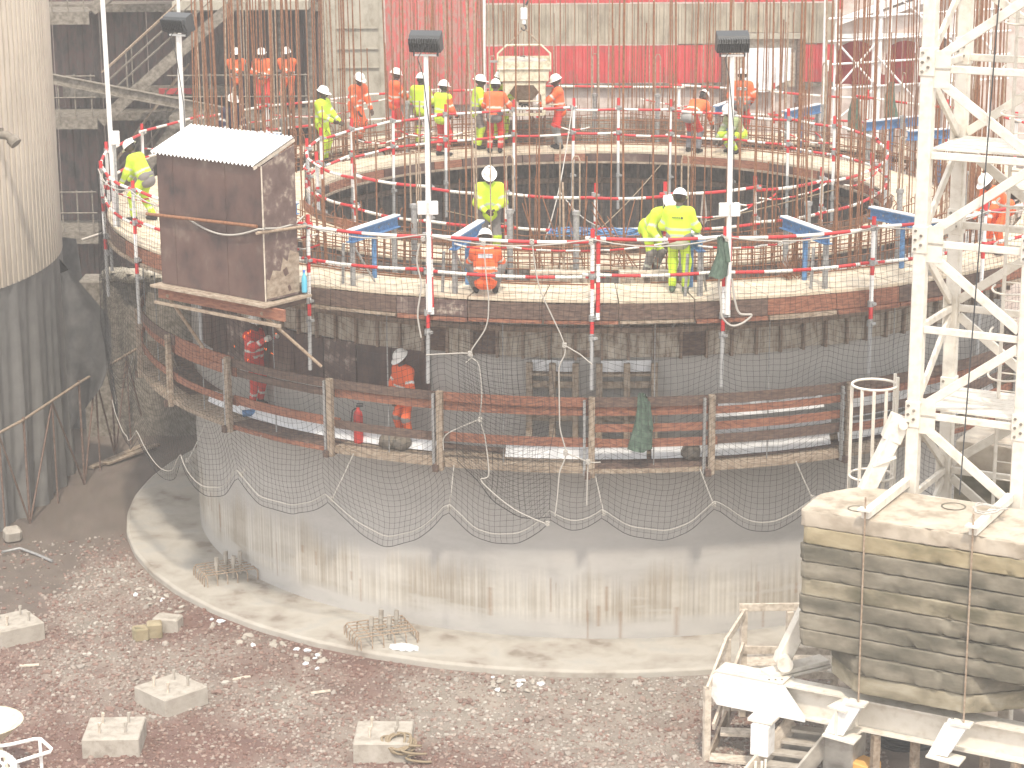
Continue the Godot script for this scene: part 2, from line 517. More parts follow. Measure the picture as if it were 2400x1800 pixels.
func stone_mesh(sd: int) -> ArrayMesh:
	var r2 := RandomNumberGenerator.new()
	r2.seed = sd
	var t := (1.0 + sqrt(5.0)) / 2.0
	var vs := [[-1, t, 0], [1, t, 0], [-1, -t, 0], [1, -t, 0], [0, -1, t], [0, 1, t], [0, -1, -t], [0, 1, -t], [t, 0, -1], [t, 0, 1], [-t, 0, -1], [-t, 0, 1]]
	var pts := []
	for q in vs: pts.append(Vector3(q[0], q[1], q[2]).normalized() * r2.randf_range(0.72, 1.2))
	var b := B.new()
	for f in [[0, 11, 5], [0, 5, 1], [0, 1, 7], [0, 7, 10], [0, 10, 11], [1, 5, 9], [5, 11, 4], [11, 10, 2], [10, 7, 6], [7, 1, 8], [3, 9, 4], [3, 4, 2], [3, 2, 6], [3, 6, 8], [3, 8, 9], [4, 9, 5], [2, 4, 11], [6, 2, 10], [8, 6, 7], [9, 8, 1]]:
		var a: Vector3 = pts[f[0]]
		var c: Vector3 = pts[f[1]]
		var d: Vector3 = pts[f[2]]
		var nn := (c - a).cross(d - a).normalized()
		if nn.dot(a + c + d) < 0: nn = -nn
		b.face([a, c, d], nn)
	return b.mesh()

# concrete of the drum: two lifts with run-down streaks, lime and rust stains
func drum_texture() -> ImageTexture:
	var w := 2048
	var h := 512
	var n1 := FastNoiseLite.new(); n1.seed = 3; n1.frequency = 0.02; n1.fractal_octaves = 5
	var n2 := FastNoiseLite.new(); n2.seed = 9; n2.frequency = 0.11; n2.fractal_octaves = 3
	var n3 := FastNoiseLite.new(); n3.seed = 14; n3.frequency = 0.045; n3.fractal_octaves = 4
	var im := Image.create(w, h, false, Image.FORMAT_RGB8)
	var r2 := RandomNumberGenerator.new(); r2.seed = 4
	var rust := []
	for i in 46: rust.append([r2.randf() * w, r2.randf_range(1.0, 5.0), r2.randf_range(0.45, 1.15), r2.randf_range(0.15, 0.7)])
	for x in w:
		var fine := n2.get_noise_2d(x * 3.2, 90.0)
		var mid := n2.get_noise_2d(x * 1.6, 0.0)
		var wide := n1.get_noise_2d(x * 0.45, 40.0)
		var start := 1.32 + n3.get_noise_2d(x * 0.25, 5.0) * 0.45 + n2.get_noise_2d(x * 5.0, 300.0) * 0.28 + (0.22 if x < w * 0.35 else 0.0)
		for y in h:
			var m := 6.6 * (1.0 - float(y) / h)      # height above the slab
			var big := n1.get_noise_2d(x * 0.35, y * 1.1)
			var band := n1.get_noise_2d(x * 0.3 + 900.0, y * 1.4)
			var gr := n3.get_noise_2d(x * 2.0, y * 4.0)
			var c := Vector3(.405, .385, .362) * (1.0 + big * 0.08 + band * 0.08 + gr * 0.05)
			# lime bloom in long clouds along the top of the first lift
			var lime := clampf(n1.get_noise_2d(x * 0.5 + 700.0, y * 1.6) * 2.2, 0.0, 1.0) * clampf(1.5 - absf(m - 1.5) * 2.0, 0.0, 1.0)
			c = c.lerp(Vector3(.44, .425, .40), lime * 0.7)
			# run-down streaks, each column starting at its own height
			var s := clampf((start - m) * 2.2, 0.0, 1.0) * clampf((m - 0.16 - 0.2 * absf(wide)) * 4.0, 0.0, 1.0)
			var tone := clampf(0.55 + mid * 0.8 + wide * 0.9 + big * 0.5, 0.0, 1.0)
			var sc := Vector3(.33, .29, .238).lerp(Vector3(.50, .47, .42), tone) * (1.0 + fine * 0.18 + gr * 0.05)
			c = c.lerp(sc, s)
			if m < 1.5:
				var low := clampf(n1.get_noise_2d(x * 0.4 + 300.0, y * 2.0) * 3.0 + (0.40 - m) * 2.5, 0.0, 1.0)
				c = c.lerp(Vector3(.45, .43, .40), low * 0.6)
			im.set_pixel(x, y, Color(c.x, c.y, c.z).linear_to_srgb())
	for q in rust:
		var x0: float = q[0]
		for dx in range(-int(q[1]) - 2, int(q[1]) + 3):
			var x := int(x0 + dx)
			if x < 0 or x >= w: continue
			for k in int(q[3] / 6.6 * h):
				var y := int(h * (1.0 - q[2] / 6.6)) + k
				if y >= h: break
				var a := clampf(1.0 - abs(dx) / q[1], 0.0, 1.0) * (0.75 + 0.5 * n2.get_noise_2d(x * 7.0, y * 3.0)) * 0.6
				var c := im.get_pixel(x, y).srgb_to_linear()
				im.set_pixel(x, y, c.lerp(Color(.24, .14, .08), clampf(a, 0, 1)).linear_to_srgb())
	return ImageTexture.create_from_image(im)

func make_drum() -> void:
	var t := thing("concrete_drum", "pale grey round concrete drum with streaked lower wall under the ring decks", "tank")
	var b := B.new()
	var rows := []
	var uvs := []
	for j in 13:
		var row := []
		var ur := []
		var y := 6.3 * j / 12.0
		for i in 181:
			var az := -180.0 + i * 2.0
			row.append(P(az, 8.46, y))
			ur.append(Vector2((az + 110.0) / 220.0, 1.0 - y / 6.6))
		rows.append(row); uvs.append(ur)
	b.grid(rows, uvs)
	# top of the wall and inner face
	rows = [[], [], []]
	uvs = [[], [], []]
	for i in 181:
		var az := -180.0 + i * 2.0
		rows[0].append(P(az, 8.459, 6.3)); rows[1].append(P(az, 7.5, 6.3)); rows[2].append(P(az, 7.5, 0.0))
		for k in 3: uvs[k].append(Vector2((az + 110.0) / 220.0, 0.2 + k * 0.3))
	b.grid([rows[0], rows[1]], [uvs[0], uvs[1]])
	b.grid([rows[1], rows[2]], [uvs[1], uvs[2]])
	var m := StandardMaterial3D.new()
	m.albedo_texture = drum_texture()
	m.roughness = .9
	m.cull_mode = BaseMaterial3D.CULL_DISABLED
	put("wall", b, m, t)
	# pour joints: thin proud lips of grout between lifts
	b = B.new()
	ringblock(b, -100, 100, 8.455, 8.468, 3.30, 3.335, 100)
	put("pour_joint", b, M.concrete, t)

# ---------------------------------------------------------------- formwork round the top of the wall
func make_formwork() -> void:
	var t := thing("outer_formwork", "ring of worn timber formwork panels round the wall under the deck", "formwork")
	var k := 0
	var az := -99.0
	while az < 99.0:
		var w := 3.05
		for tier in 2:
			var y0 := 5.22 if tier == 0 else 5.80
			var y1 := 5.70 if tier == 0 else 6.40
			if az > -7.0 and az < -2.0 and tier == 0: y0 = 5.34
			var b := B.new()
			ringblock(b, az + 0.12 * rnd(.8, 1.4), az + w - 0.12, 8.50, 8.56 + rnd(0, .02), y0 + rnd(-.02, .03), y1, 2)
			put("panel", b, M.form if rng.randf() < 0.85 else M.dark_wood, t)
		var r := B.new()
		ringblock(r, az - 0.14, az + 0.15, 8.50, 8.64, 5.2, 6.40, 1)
		put("stud", r, M.form_dark, t)
		az += w; k += 1
	for q in [[163.0, 171.0, .44], [171.2, 180.0, .47], [180.2, 188.5, .45], [188.7, 197.0, .42]]:
		var rp := B.new()
		ringblock(rp, q[0], q[1], 8.55, 8.60, H1 - .3, H1 + q[2], 3)
		put("raised_panel", rp, M.steel_old if q[0] != 171.2 else M.concrete, t)
	var b := B.new()
	ringblock(b, -99, 99, 8.48, 8.50, 5.22, 6.42, 60)
	put("backing", b, M.form_dark, t)
	b = B.new()
	ringblock(b, -99, 99, 8.58, 8.72, 5.70, 5.79, 60)
	put("waler", b, M.form_dark, t)
	# brown film sheets covering the wall below the booth
	az = -68.0
	while az < -27.0:
		var b2 := B.new()
		ringblock(b2, az + .08, az + 5.0, 8.50, 8.53 + rnd(0, .02), 4.25 + rnd(-.1, .1), 5.2, 3)
		put("film_sheet", b2, M.film if rng.randf() < .7 else M.film2, t)
		az += 5.1
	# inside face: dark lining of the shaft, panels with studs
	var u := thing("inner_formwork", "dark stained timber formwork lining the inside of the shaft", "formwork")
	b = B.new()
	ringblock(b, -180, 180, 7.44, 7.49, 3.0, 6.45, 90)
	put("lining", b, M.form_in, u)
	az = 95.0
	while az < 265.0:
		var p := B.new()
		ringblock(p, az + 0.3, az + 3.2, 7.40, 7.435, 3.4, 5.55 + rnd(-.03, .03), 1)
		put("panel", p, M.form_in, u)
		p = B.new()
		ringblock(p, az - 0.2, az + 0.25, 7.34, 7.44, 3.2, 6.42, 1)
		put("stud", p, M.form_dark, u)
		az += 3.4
	b = B.new()
	ringblock(b, 90, 270, 7.30, 7.40, 5.62, 5.74, 60)
	put("waler", b, M.form_dark, u)
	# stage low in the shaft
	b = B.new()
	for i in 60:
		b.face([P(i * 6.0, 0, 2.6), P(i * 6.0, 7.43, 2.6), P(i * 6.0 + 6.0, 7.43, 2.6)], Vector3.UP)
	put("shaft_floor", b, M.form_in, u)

# ---------------------------------------------------------------- upper ring deck
const BAYS := [-174.0, -160.0, -146.0, -132.0, -118.0, -104.0, -89.0, -74.6, -60.0, -46.5, -31.2, -18.3, -2.5, 9.8, 25.2, 39.4, 53.6, 68.0, 82.0, 96.0, 110.0, 124.0, 138.0, 152.0, 166.0]

func make_upper_deck() -> void:
	var t := thing("working_deck", "tan plywood working deck ringing the top of the drum", "platform")
	var i := 0
	var az := -180.0
	while az < 179.9:
		var w := 7.2
		var b := B.new()
		var dy := rnd(-.012, .012)
		ringblock(b, az + .06, az + w - .06, 8.72, 10.06 + rnd(-.02, .02), H1 - .045 + dy, H1 + dy, 4)
		put("deck_board", b, M.ply, t)
		b = B.new()
		ringblock(b, az + .05, az + w - .05, 6.05 + rnd(-.015, .015), 7.36, H1 - .045 + dy * .5, H1 + dy * .5, 4)
		put("deck_board", b, M.ply, t)
		# outer fascia and its lip
		b = B.new()
		var o := rnd(0, .03)
		ringblock(b, az + .03, az + w - .03, 10.02 + o, 10.065 + o, H1 - .33, H1 - .05 + rnd(-.02, .0), 4)
		put("fascia", b, M.red_wood if rng.randf() < .3 else (M.dark_wood if rng.randf() < .6 else M.film2), t)
		b = B.new()
		ringblock(b, az + rnd(.03, .3), az + w - .03, 10.0, 10.10 + o, H1 - .40 + rnd(-.015, .01), H1 - .345, 4)
		put("fascia_lip", b, M.wood if rng.randf() < .6 else M.red_wood, t)
		# inner fascia
		b = B.new()
		ringblock(b, az + .12, az + w - .12, 6.0, 6.04, H1 - .22, H1 - .052, 4)
		put("inner_fascia", b, M.red_wood if rng.randf() < .5 else M.film, t)
		b = B.new()
		ringblock(b, az + .1, az + w - .1, 5.96, 6.06, H1 - .27, H1 - .225, 4)
		put("fascia_lip", b, M.wood, t)
		az += w; i += 1
	# toe board of the near inner deck
	az = -78.0
	while az < 78.0:
		var b := B.new()
		ringblock(b, az + .1, az + 9.6, 6.10, 6.13, H1 + .004, H1 + .19 + rnd(-.02, .01), 4)
		put("toe_board", b, M.dark_wood if rng.randf() < .7 else M.red_wood, t)
		az += 9.75
	# brackets and bearers under the outer deck
	for a in BAYS:
		for d in [-3.2, 3.2]:
			var b := B.new()
			b.bar(P(a + d, 8.75, H1 - .13), P(a + d, 9.98, H1 - .13), .08, .15)
			put("bearer", b, M.dark_wood, t)
			b = B.new()
			b.cyl(P(a + d, 8.76, H1 - .75), P(a + d, 9.7, H1 - .22), .03, .03, 6)
			put("strut", b, M.galv, t)
	# loose formwork frames lying in the gap at the front of the wall
	for q in [[-9.6, -2.6, 1.0], [.6, 6.3, 1.0]]:
		var f := thing("shutter_box", "pale open timber frame on the deck, %s" % ("right beside the crouching orange worker" if q[0] < 0 else "by the green boots"), "shutter")
		var a0: float = q[0]
		var a1: float = q[1]
		var b := B.new()
		ringblock(b, a0, a1, 8.60, 8.70, H1 + .16, H1 + .20, 4); put("top_rail", b, M.pale_wood, f)
		for k in 4:
			b = B.new()
			var a := lerpf(a0 + .3, a1 - .3, k / 3.0)
			ringblock(b, a - .25, a + .25, 8.61, 8.69, H1 + .002, H1 + .158, 1); put("post", b, M.wood, f)
		b = B.new()
		ringblock(b, a0, a1, 8.30, 8.34, H1 - .2, H1 + .155, 3); put("back_board", b, M.form, f)

# ---------------------------------------------------------------- lower hanging platform
func make_lower_platform() -> void:
	var t := thing("hanging_platform", "rust brown boarded platform hung round the drum below the deck", "platform")
	for i in BAYS.size():
		var a0: float = BAYS[i]
		if a0 < -100 or a0 > 97: continue
		var a1: float = BAYS[(i + 1) % BAYS.size()]
		if a1 > 100: continue
		# floor planks, three wide, and an edge board
		for k in 3:
			var b := B.new()
			var r0: float = [8.52, 8.86, 9.20][k]
			ringblock(b, a0 + rnd(-.4, .1), a1 + rnd(-.2, .2), r0, r0 + .33, H2 - .045 + rnd(-.01, .01), H2 + rnd(-.012, .012), 4)
			put("floor_plank", b, M.wood if rng.randf() < .7 else M.dark_wood, t)
		var b := B.new()
		ringblock(b, a0 + rnd(0, .5), a1, 9.535, 9.575, H2 - .10, H2 - .02 + rnd(-.01, .01), 4)
		put("edge_board", b, M.red_wood if rng.randf() < .6 else M.wood, t)
		# guard boards
		for k in 3:
			if k == 1 and a0 < -10.0: continue
			b = B.new()
			var y: float = [.34, .60, .90][k]
			var j0 := rnd(-.02, .02)
			var r := 9.46 + rnd(0, .02)
			ringblock(b, a0 + .2, a1 + .8, r, r + .03, H2 + y + j0, H2 + y + .145 + rnd(-.02, .02) + j0, 4)
			put("guard_board", b, M.red_wood if rng.randf() < .62 else M.dark_wood, t)
		b = B.new()
		var rr := 9.50 + rnd(-.01, .02)
		ringblock(b, a0 - rnd(0, 1.4), a1 + rnd(0, 1.2), rr, rr + .035, H2 + 1.07, H2 + 1.24 + rnd(-.02, .02), 4)
		put("added_shade_top", b, M.dark_wood if rng.randf() < .8 else M.red_wood, t)
		# pair of uprights: timber and steel
		b = B.new()
		b.bar(P(a0, 9.60, H2 - .16), P(a0, 9.60, H2 + 1.26), .11, .10, .008, P(a0, 1, 0))
		put("post", b, M.wood, t)
		b = B.new()
		b.bar(P(a0 - .75, 9.58, H2 - .14), P(a0 - .75, 9.58, H2 + 1.2), .045, .06, .0, P(a0, 1, 0))
		put("steel_post", b, M.galv, t)
		b = B.new()
		b.bar(P(a0 - .4, 8.5, H2 - .11), P(a0 - .4, 9.7, H2 - .11), .10, .12)
		put("bearer", b, M.dark_wood, t)
		# hanger rod up to the deck
		b = B.new()
		b.cyl(P(a0 + 6.5, 9.4, H2), P(a0 + 6.5, 9.4, H1 - .2), .012, .012, 5)
		put("hanger_rod", b, M.galv, t)
	# sheets of white lining behind the boards on the right
	for q in [[4.0, 25.0, .02, .30], [11.0, 24.0, .72, .92], [10.5, 25.0, .42, .60], [26.0, 54.0, .05, .34], [27.0, 50.0, .45, .95], [-12.0, 3.5, .02, .26], [-56.0, -20.0, .02, .22]]:
		var s := thing("white_sheet", "strip of white sheeting at %d degrees behind the platform boards" % int(q[0]), "sheet")
		s.set_meta("label", sheet_label(q[0], q[2]))
		var rows := []
		for j in 4:
			var row := []
			for i in 25:
				var a := lerpf(q[0], q[1], i / 24.0)
				row.append(P(a, 9.12 - .10 * (j / 3.0) + .006 * sin(i * 1.3 + j), H2 + lerpf(q[2], q[3] + .02 * sin(i * .8), j / 3.0)))
			rows.append(row)
		var b := B.new()
		b.grid(rows)
		put("sheet", b, M.sheet, s)
func sheet_label(a: float, y: float) -> String:
	if a < -50: return "white sheet strip low behind the boards below the dark booth"
	if a < 0: return "white sheet strip low behind the boards left of the hanging green jacket"
	if a < 5: return "white sheet strip along the platform floor right of the hanging green jacket"
	if a < 20: return "white sheet strip high behind the boards, in the bay right of the green jacket" if y > .6 else "white sheet strip in the middle gap between boards right of the green jacket"
	return "white sheet strip low behind the boards beside the tower crane" if y < .2 else "tall white sheet behind the boards at the tower crane's mast"

# ---------------------------------------------------------------- buildings behind
# one corrugated sheet: x0..x1, y0..y1 at depth z, ribs of given pitch
func corrugated(x0: float, x1: float, y0: float, y1: float, z: float, pitch := 0.2, depth := 0.045) -> B:
	var b := B.new()
	var x := x0
	var last := 0.0
	var pts := []
	while x < x1 - 0.001:
		for q in [[0.0, 0.0], [0.5, 0.0], [0.6, 1.0], [0.9, 1.0]]:
			var px: float = x + q[0] * pitch
			if px > x1: break
			pts.append(Vector2(px, z + q[1] * depth))
		x += pitch
	pts.append(Vector2(x1, z))
	for i in pts.size() - 1:
		var a: Vector2 = pts[i]
		var c: Vector2 = pts[i + 1]
		b.face([Vector3(a.x, y0, a.y), Vector3(c.x, y0, c.y), Vector3(c.x, y1, c.y), Vector3(a.x, y1, a.y)], Vector3(-(c.y - a.y), 0, c.x - a.x).normalized())
	return b
func sheets(t: Node3D, x0: float, x1: float, y0: float, y1: float, z: float, m: Material, w := 1.0, pitch := 0.2) -> void:
	var x := x0
	while x < x1 - 0.01:
		var e: float = min(x + w, x1)
		put("cladding_sheet", corrugated(x + .004, e - .004, y0 + rnd(0, .02), y1 - rnd(0, .01), z + rnd(0, .012), pitch), m, t)
		x = e

func make_background() -> void:
	# hall with red and grey cladding
	var t := thing("clad_hall", "industrial hall clad in red and weathered grey corrugated sheet behind the far deck", "building")
	sheets(t, -5.15, -2.5, 6.5, 12.5, -15.0, M.clad_worn, .9, .3)
	sheets(t, -2.5, 4.0, 8.12, 9.22, -15.0, M.clad_grey)
	sheets(t, -2.5, 4.0, 7.06, 8.10, -15.02, M.clad_red)
	sheets(t, -2.5, 7.0, 9.24, 12.5, -15.0, M.clad_red)
	sheets(t, 4.0, 6.25, 8.42, 9.22, -15.0, M.clad_grey)
	sheets(t, 6.25, 7.1, 8.12, 9.22, -15.0, M.clad_grey)
	sheets(t, 6.25, 7.1, 7.06, 8.10, -15.02, M.clad_red)
	var b := B.new()
	b.box(Transform3D(Basis(), Vector3(1.2, 3.3, -15.35)), Vector3(12.8, 7.3, .3)); put("lower_wall", b, M.pink, t)
	b = B.new(); b.box(Transform3D(Basis(), Vector3(.75, 7.0, -15.08)), Vector3(6.5, .1, .14)); put("drip_rail", b, M.steel_old, t)
	b = B.new(); b.box(Transform3D(Basis(), Vector3(6.68, 7.0, -15.08)), Vector3(.86, .1, .14)); put("drip_rail", b, M.steel_old, t)
	b = B.new(); b.box(Transform3D(Basis(), Vector3(-6.05, 8.9, -15.0)), Vector3(1.5, 7.6, .14)); put("flat_panel", b, M.beige, t)
	for y in [7.55, 8.06, 8.62, 9.9]:
		b = B.new(); b.box(Transform3D(Basis(), Vector3(-6.0, y, -14.9)), Vector3(1.3, .035, .05)); put("panel_rail", b, M.beige, t)
	for x in [-6.55, -5.25]:
		b = B.new(); b.box(Transform3D(Basis(), Vector3(x, 8.9, -14.88)), Vector3(.1, 7.6, .1)); put("panel_post", b, M.beige, t)
	# doorway with a frame and a pale sagging sheet
	b = B.new()
	b.box(Transform3D(Basis(), Vector3(5.1, 8.33, -14.93)), Vector3(2.4, .14, .16)); put("door_lintel", b, M.beige, t)
	for x in [4.06, 6.1]:
		b = B.new(); b.box(Transform3D(Basis(), Vector3(x, 7.2, -14.93)), Vector3(.12, 2.1, .14)); put("door_jamb", b, M.dark_wood, t)
	b = B.new(); b.box(Transform3D(Basis(), Vector3(4.38, 7.2, -14.98)), Vector3(.45, 2.1, .05)); put("door_leaf", b, M.pale_wood, t)
	b = B.new(); b.box(Transform3D(Basis(), Vector3(5.3, 7.6, -15.12)), Vector3(1.5, 1.35, .04)); put("door_leaf", b, M.pale_wood, t)
	b = B.new(); b.box(Transform3D(Basis(), Vector3(5.1, 7.0, -17.6)), Vector3(4.2, 3.6, .05)); put("inner_wall", b, M.beige, t)
	var s := thing("door_sheet", "pale lilac plastic sheet hung in the hall's doorway behind the right lamp", "sheet")
	var rows := []
	for j in 7:
		var row := []
		for i in 17:
			var f := i / 16.0
			row.append(Vector3(4.55 + f * 1.32, lerpf(8.02, 6.78 + .34 * f * f + .05 * sin(f * 9.0), j / 6.0), -14.86 + .02 * sin(f * 14.0 + j)))
		rows.append(row)
	b = B.new(); b.grid(rows); put("sheet", b, M.sheet, s)
	# pale works building behind the scaffold, with two arched openings
	var p := thing("pale_hall", "pale pink concrete hall with two low arched openings behind the white scaffold", "building")
	b = B.new()
	var poly := PackedVector2Array([Vector2(6.9, 12.5), Vector2(14, 12.5), Vector2(14, 5), Vector2(10.2, 5), Vector2(10.2, 8.2)])
	for cx in [9.1, 7.75]:
		for k in 9:
			var an := PI * k / 8.0
			poly.append(Vector2(cx + .52 * cos(an), 7.75 + .38 * sin(an)))
		poly.append(Vector2(cx - .52, 7.2))
		poly.append(Vector2(cx - .62, 7.2))
	poly.append(Vector2(6.9, 7.2))
	b.prism(poly, Transform3D(Basis(), Vector3(0, 0, -16.0)), .5); put("arcade", b, M.pink, p)
	sheets(p, 6.8, 10.5, 6.6, 8.6, -16.6, M.clad_red, 1.2, .4)
	b = B.new(); b.box(Transform3D(Basis(), Vector3(10.5, 3.2, -16.4)), Vector3(8, 7.2, .3)); put("lower_wall", b, M.pink, p)
	for q in [[7.6, 9.0, .5], [9.4, 9.4, .6]]:
		b = B.new(); b.box(Transform3D(Basis(Vector3(0, 0, 1), .35), Vector3(q[0] + .5, q[1], -15.3)), Vector3(3.2, .16, .3)); put("brace_beam", b, M.white, p)
	b = B.new(); b.box(Transform3D(Basis(), Vector3(8.6, 8.28, -15.38)), Vector3(3.8, .1, .3)); put("string_course", b, M.white, p)
	# white tube scaffold
	var sc := thing("tube_scaffold", "white tube scaffold with cross braces at the far right behind the deck", "scaffold")
	for q in [[6.80, .03], [7.82, .05], [7.98, .05], [8.23, .05], [8.95, .05], [9.9, .04], [10.9, .04]]:
		b = B.new(); b.cyl(Vector3(q[0], 4.0, -13.0), Vector3(q[0], 12.0, -13.0), q[1]); put("standard", b, M.white, sc)
	for y in [7.14, 7.78, 8.39, 8.98, 9.6]:
		b = B.new(); b.cyl(Vector3(6.6, y, -12.93), Vector3(11.4, y + .25, -12.93), .03); put("ledger", b, M.white, sc)
	for q in [[6.8, 8.4, 7.9, 7.2], [6.8, 7.1, 7.9, 8.4], [7.9, 8.0, 8.9, 6.9], [8.2, 9.7, 9.9, 8.3], [6.85, 6.3, 7.8, 7.1], [9.0, 7.2, 9.9, 8.4], [9.9, 9.4, 11.0, 8.0]]:
		b = B.new(); b.cyl(Vector3(q[0], q[1], -12.88), Vector3(q[2], q[3], -12.88), .028); put("brace", b, M.white, sc)
	b = B.new(); b.cyl(Vector3(6.9, 9.24, -12.8), Vector3(6.9, 12.0, -12.8), .05); put("red_tube", b, M.red, sc)
	# far backdrop of the works: dim buildings closing the view
	b = B.new(); b.box(Transform3D(Basis(), Vector3(-2, 9, -26)), Vector3(70, 18.6, 1)); tag(put("far_hall", b, M.pink), "plain pale hall closing the view far behind the works", "building")

	# dark clad stair building at the back left
	var d := thing("stair_building", "dim dust grey clad building with outside steel stair landings at back left", "building")
	sheets(d, -17.0, -6.8, -0.3, 13.0, -16.0, M.clad_dark, 1.3, .42)
	for y in [6.35, 3.2, 9.3]:
		b = B.new(); b.box(Transform3D(Basis(), Vector3(-12.0, y - .12, -15.5)), Vector3(10.2, .22, .9)); put("floor_beam", b, M.steel_old, d)
	b = B.new(); b.box(Transform3D(Basis(), Vector3(-11.6, 6.85, -15.6)), Vector3(5.0, .3, .3)); put("pipe_duct", b, M.steel_old, d)
	b = B.new(); b.box(Transform3D(Basis(), Vector3(-11.0, 6.87, -15.43)), Vector3(.9, .16, .05)); put("red_plate", b, M.clad_red, d)
	# landing deck at left and the workers' deck at right
	for q in [[-15.0, -12.82, 6.42, "landing"], [-15.0, -12.9, 9.2, "landing"], [-15.0, -12.95, 3.3, "landing"], [-10.9, -7.1, 6.42, "landing"]]:
		b = B.new(); b.box(Transform3D(Basis(), Vector3((q[0] + q[1]) * .5, q[2], -14.2)), Vector3(q[1] - q[0], .06, 1.5)); put("landing", b, M.steel_old, d)
		b = B.new(); b.box(Transform3D(Basis(), Vector3((q[0] + q[1]) * .5, q[2] - .16, -13.46)), Vector3(q[1] - q[0], .28, .06)); put("edge_channel", b, M.steel_old, d)
		for k in 5:
			var x := lerpf(q[0] + .3, q[1] - .12, k / 4.0)
			b = B.new(); b.box(Transform3D(Basis(), Vector3(x, q[2] + .52, -13.42)), Vector3(.035, 1.3, .035)); put("rail_post", b, M.steel_old, d)
		for h in [.55, 1.12]:
			b = B.new(); b.cyl(Vector3(q[0], q[2] + h, -13.40), Vector3(q[1], q[2] + h, -13.40), .022, .022, 6); put("hand_rail", b, M.steel_old, d)
	# upper slab over the workers
	b = B.new(); b.box(Transform3D(Basis(), Vector3(-8.9, 9.36, -14.4)), Vector3(3.6, .22, 1.8)); put("upper_deck", b, M.beige, d)
	for q in [[-7.2, .11], [-8.0, .08], [-7.55, .05]]:
		b = B.new(); b.cyl(Vector3(q[0], 2.0, -14.9), Vector3(q[0], 12.0, -14.9), q[1], q[1], 12); put("column", b, M.steel_old, d)
	for x in [-6.95, -6.75]:
		b = B.new(); b.box(Transform3D(Basis(), Vector3(x, 7.0, -15.4)), Vector3(.14, 11, .5)); put("pier", b, M.clad_dark, d)
	# stair flights
	for q in [[Vector3(-12.75, 6.3, -13.5), Vector3(-8.9, 9.55, -13.5)], [Vector3(-12.85, 9.25, -13.6), Vector3(-9.9, 11.9, -13.6)], [Vector3(-10.7, 6.3, -14.6), Vector3(-12.9, 3.4, -14.6)]]:
		for dz in [0.0, -.9]:
			b = B.new(); b.bar(q[0] + Vector3(0, 0, dz), q[1] + Vector3(0, 0, dz), .05, .30); put("stringer", b, M.steel_old, d)
			for h in [[.62, .018], [.98, .018], [1.32, .024]]:
				b = B.new(); b.cyl(q[0] + Vector3(0.1, h[0], dz), q[1] + Vector3(0, h[0], dz), h[1], h[1], 6); put("hand_rail", b, M.rust_pale if h[0] > 1.2 else M.steel_old, d)
			for k in 3:
				var pp: Vector3 = q[0].lerp(q[1], .2 + .35 * k) + Vector3(0, 0, dz)
				b = B.new(); b.cyl(pp, pp + Vector3(0, 1.3, 0), .02, .02, 6); put("rail_post", b, M.steel_old, d)
		for k in 15:
			var pp: Vector3 = q[0].lerp(q[1], (k + .5) / 15.0)
			b = B.new(); b.box(Transform3D(Basis(), pp + Vector3(0, .04, -.45)), Vector3(.24, .03, .86)); put("tread", b, M.steel_old, d)
	b = B.new(); b.ibeam(Vector3(-14.3, 7.72, -12.3), Vector3(-9.3, 6.72, -12.3), .2, .26); tag(put("sloping_beam", b, M.steel_old), "dusty steel beam sloping down from the silo across the stair", "beam")
	b = B.new(); b.tube([Vector3(-11.6, 4.9, -4.2), Vector3(-10.9, 5.15, -4.0), Vector3(-9.6, 5.35, -3.6)], .025, 5, [Color(.7, .65, .6), Color(.5, .05, .04)])
	tag(put("barrier_tape", b, M.paint), "red and white barrier tape between the silo and the deck", "tape")

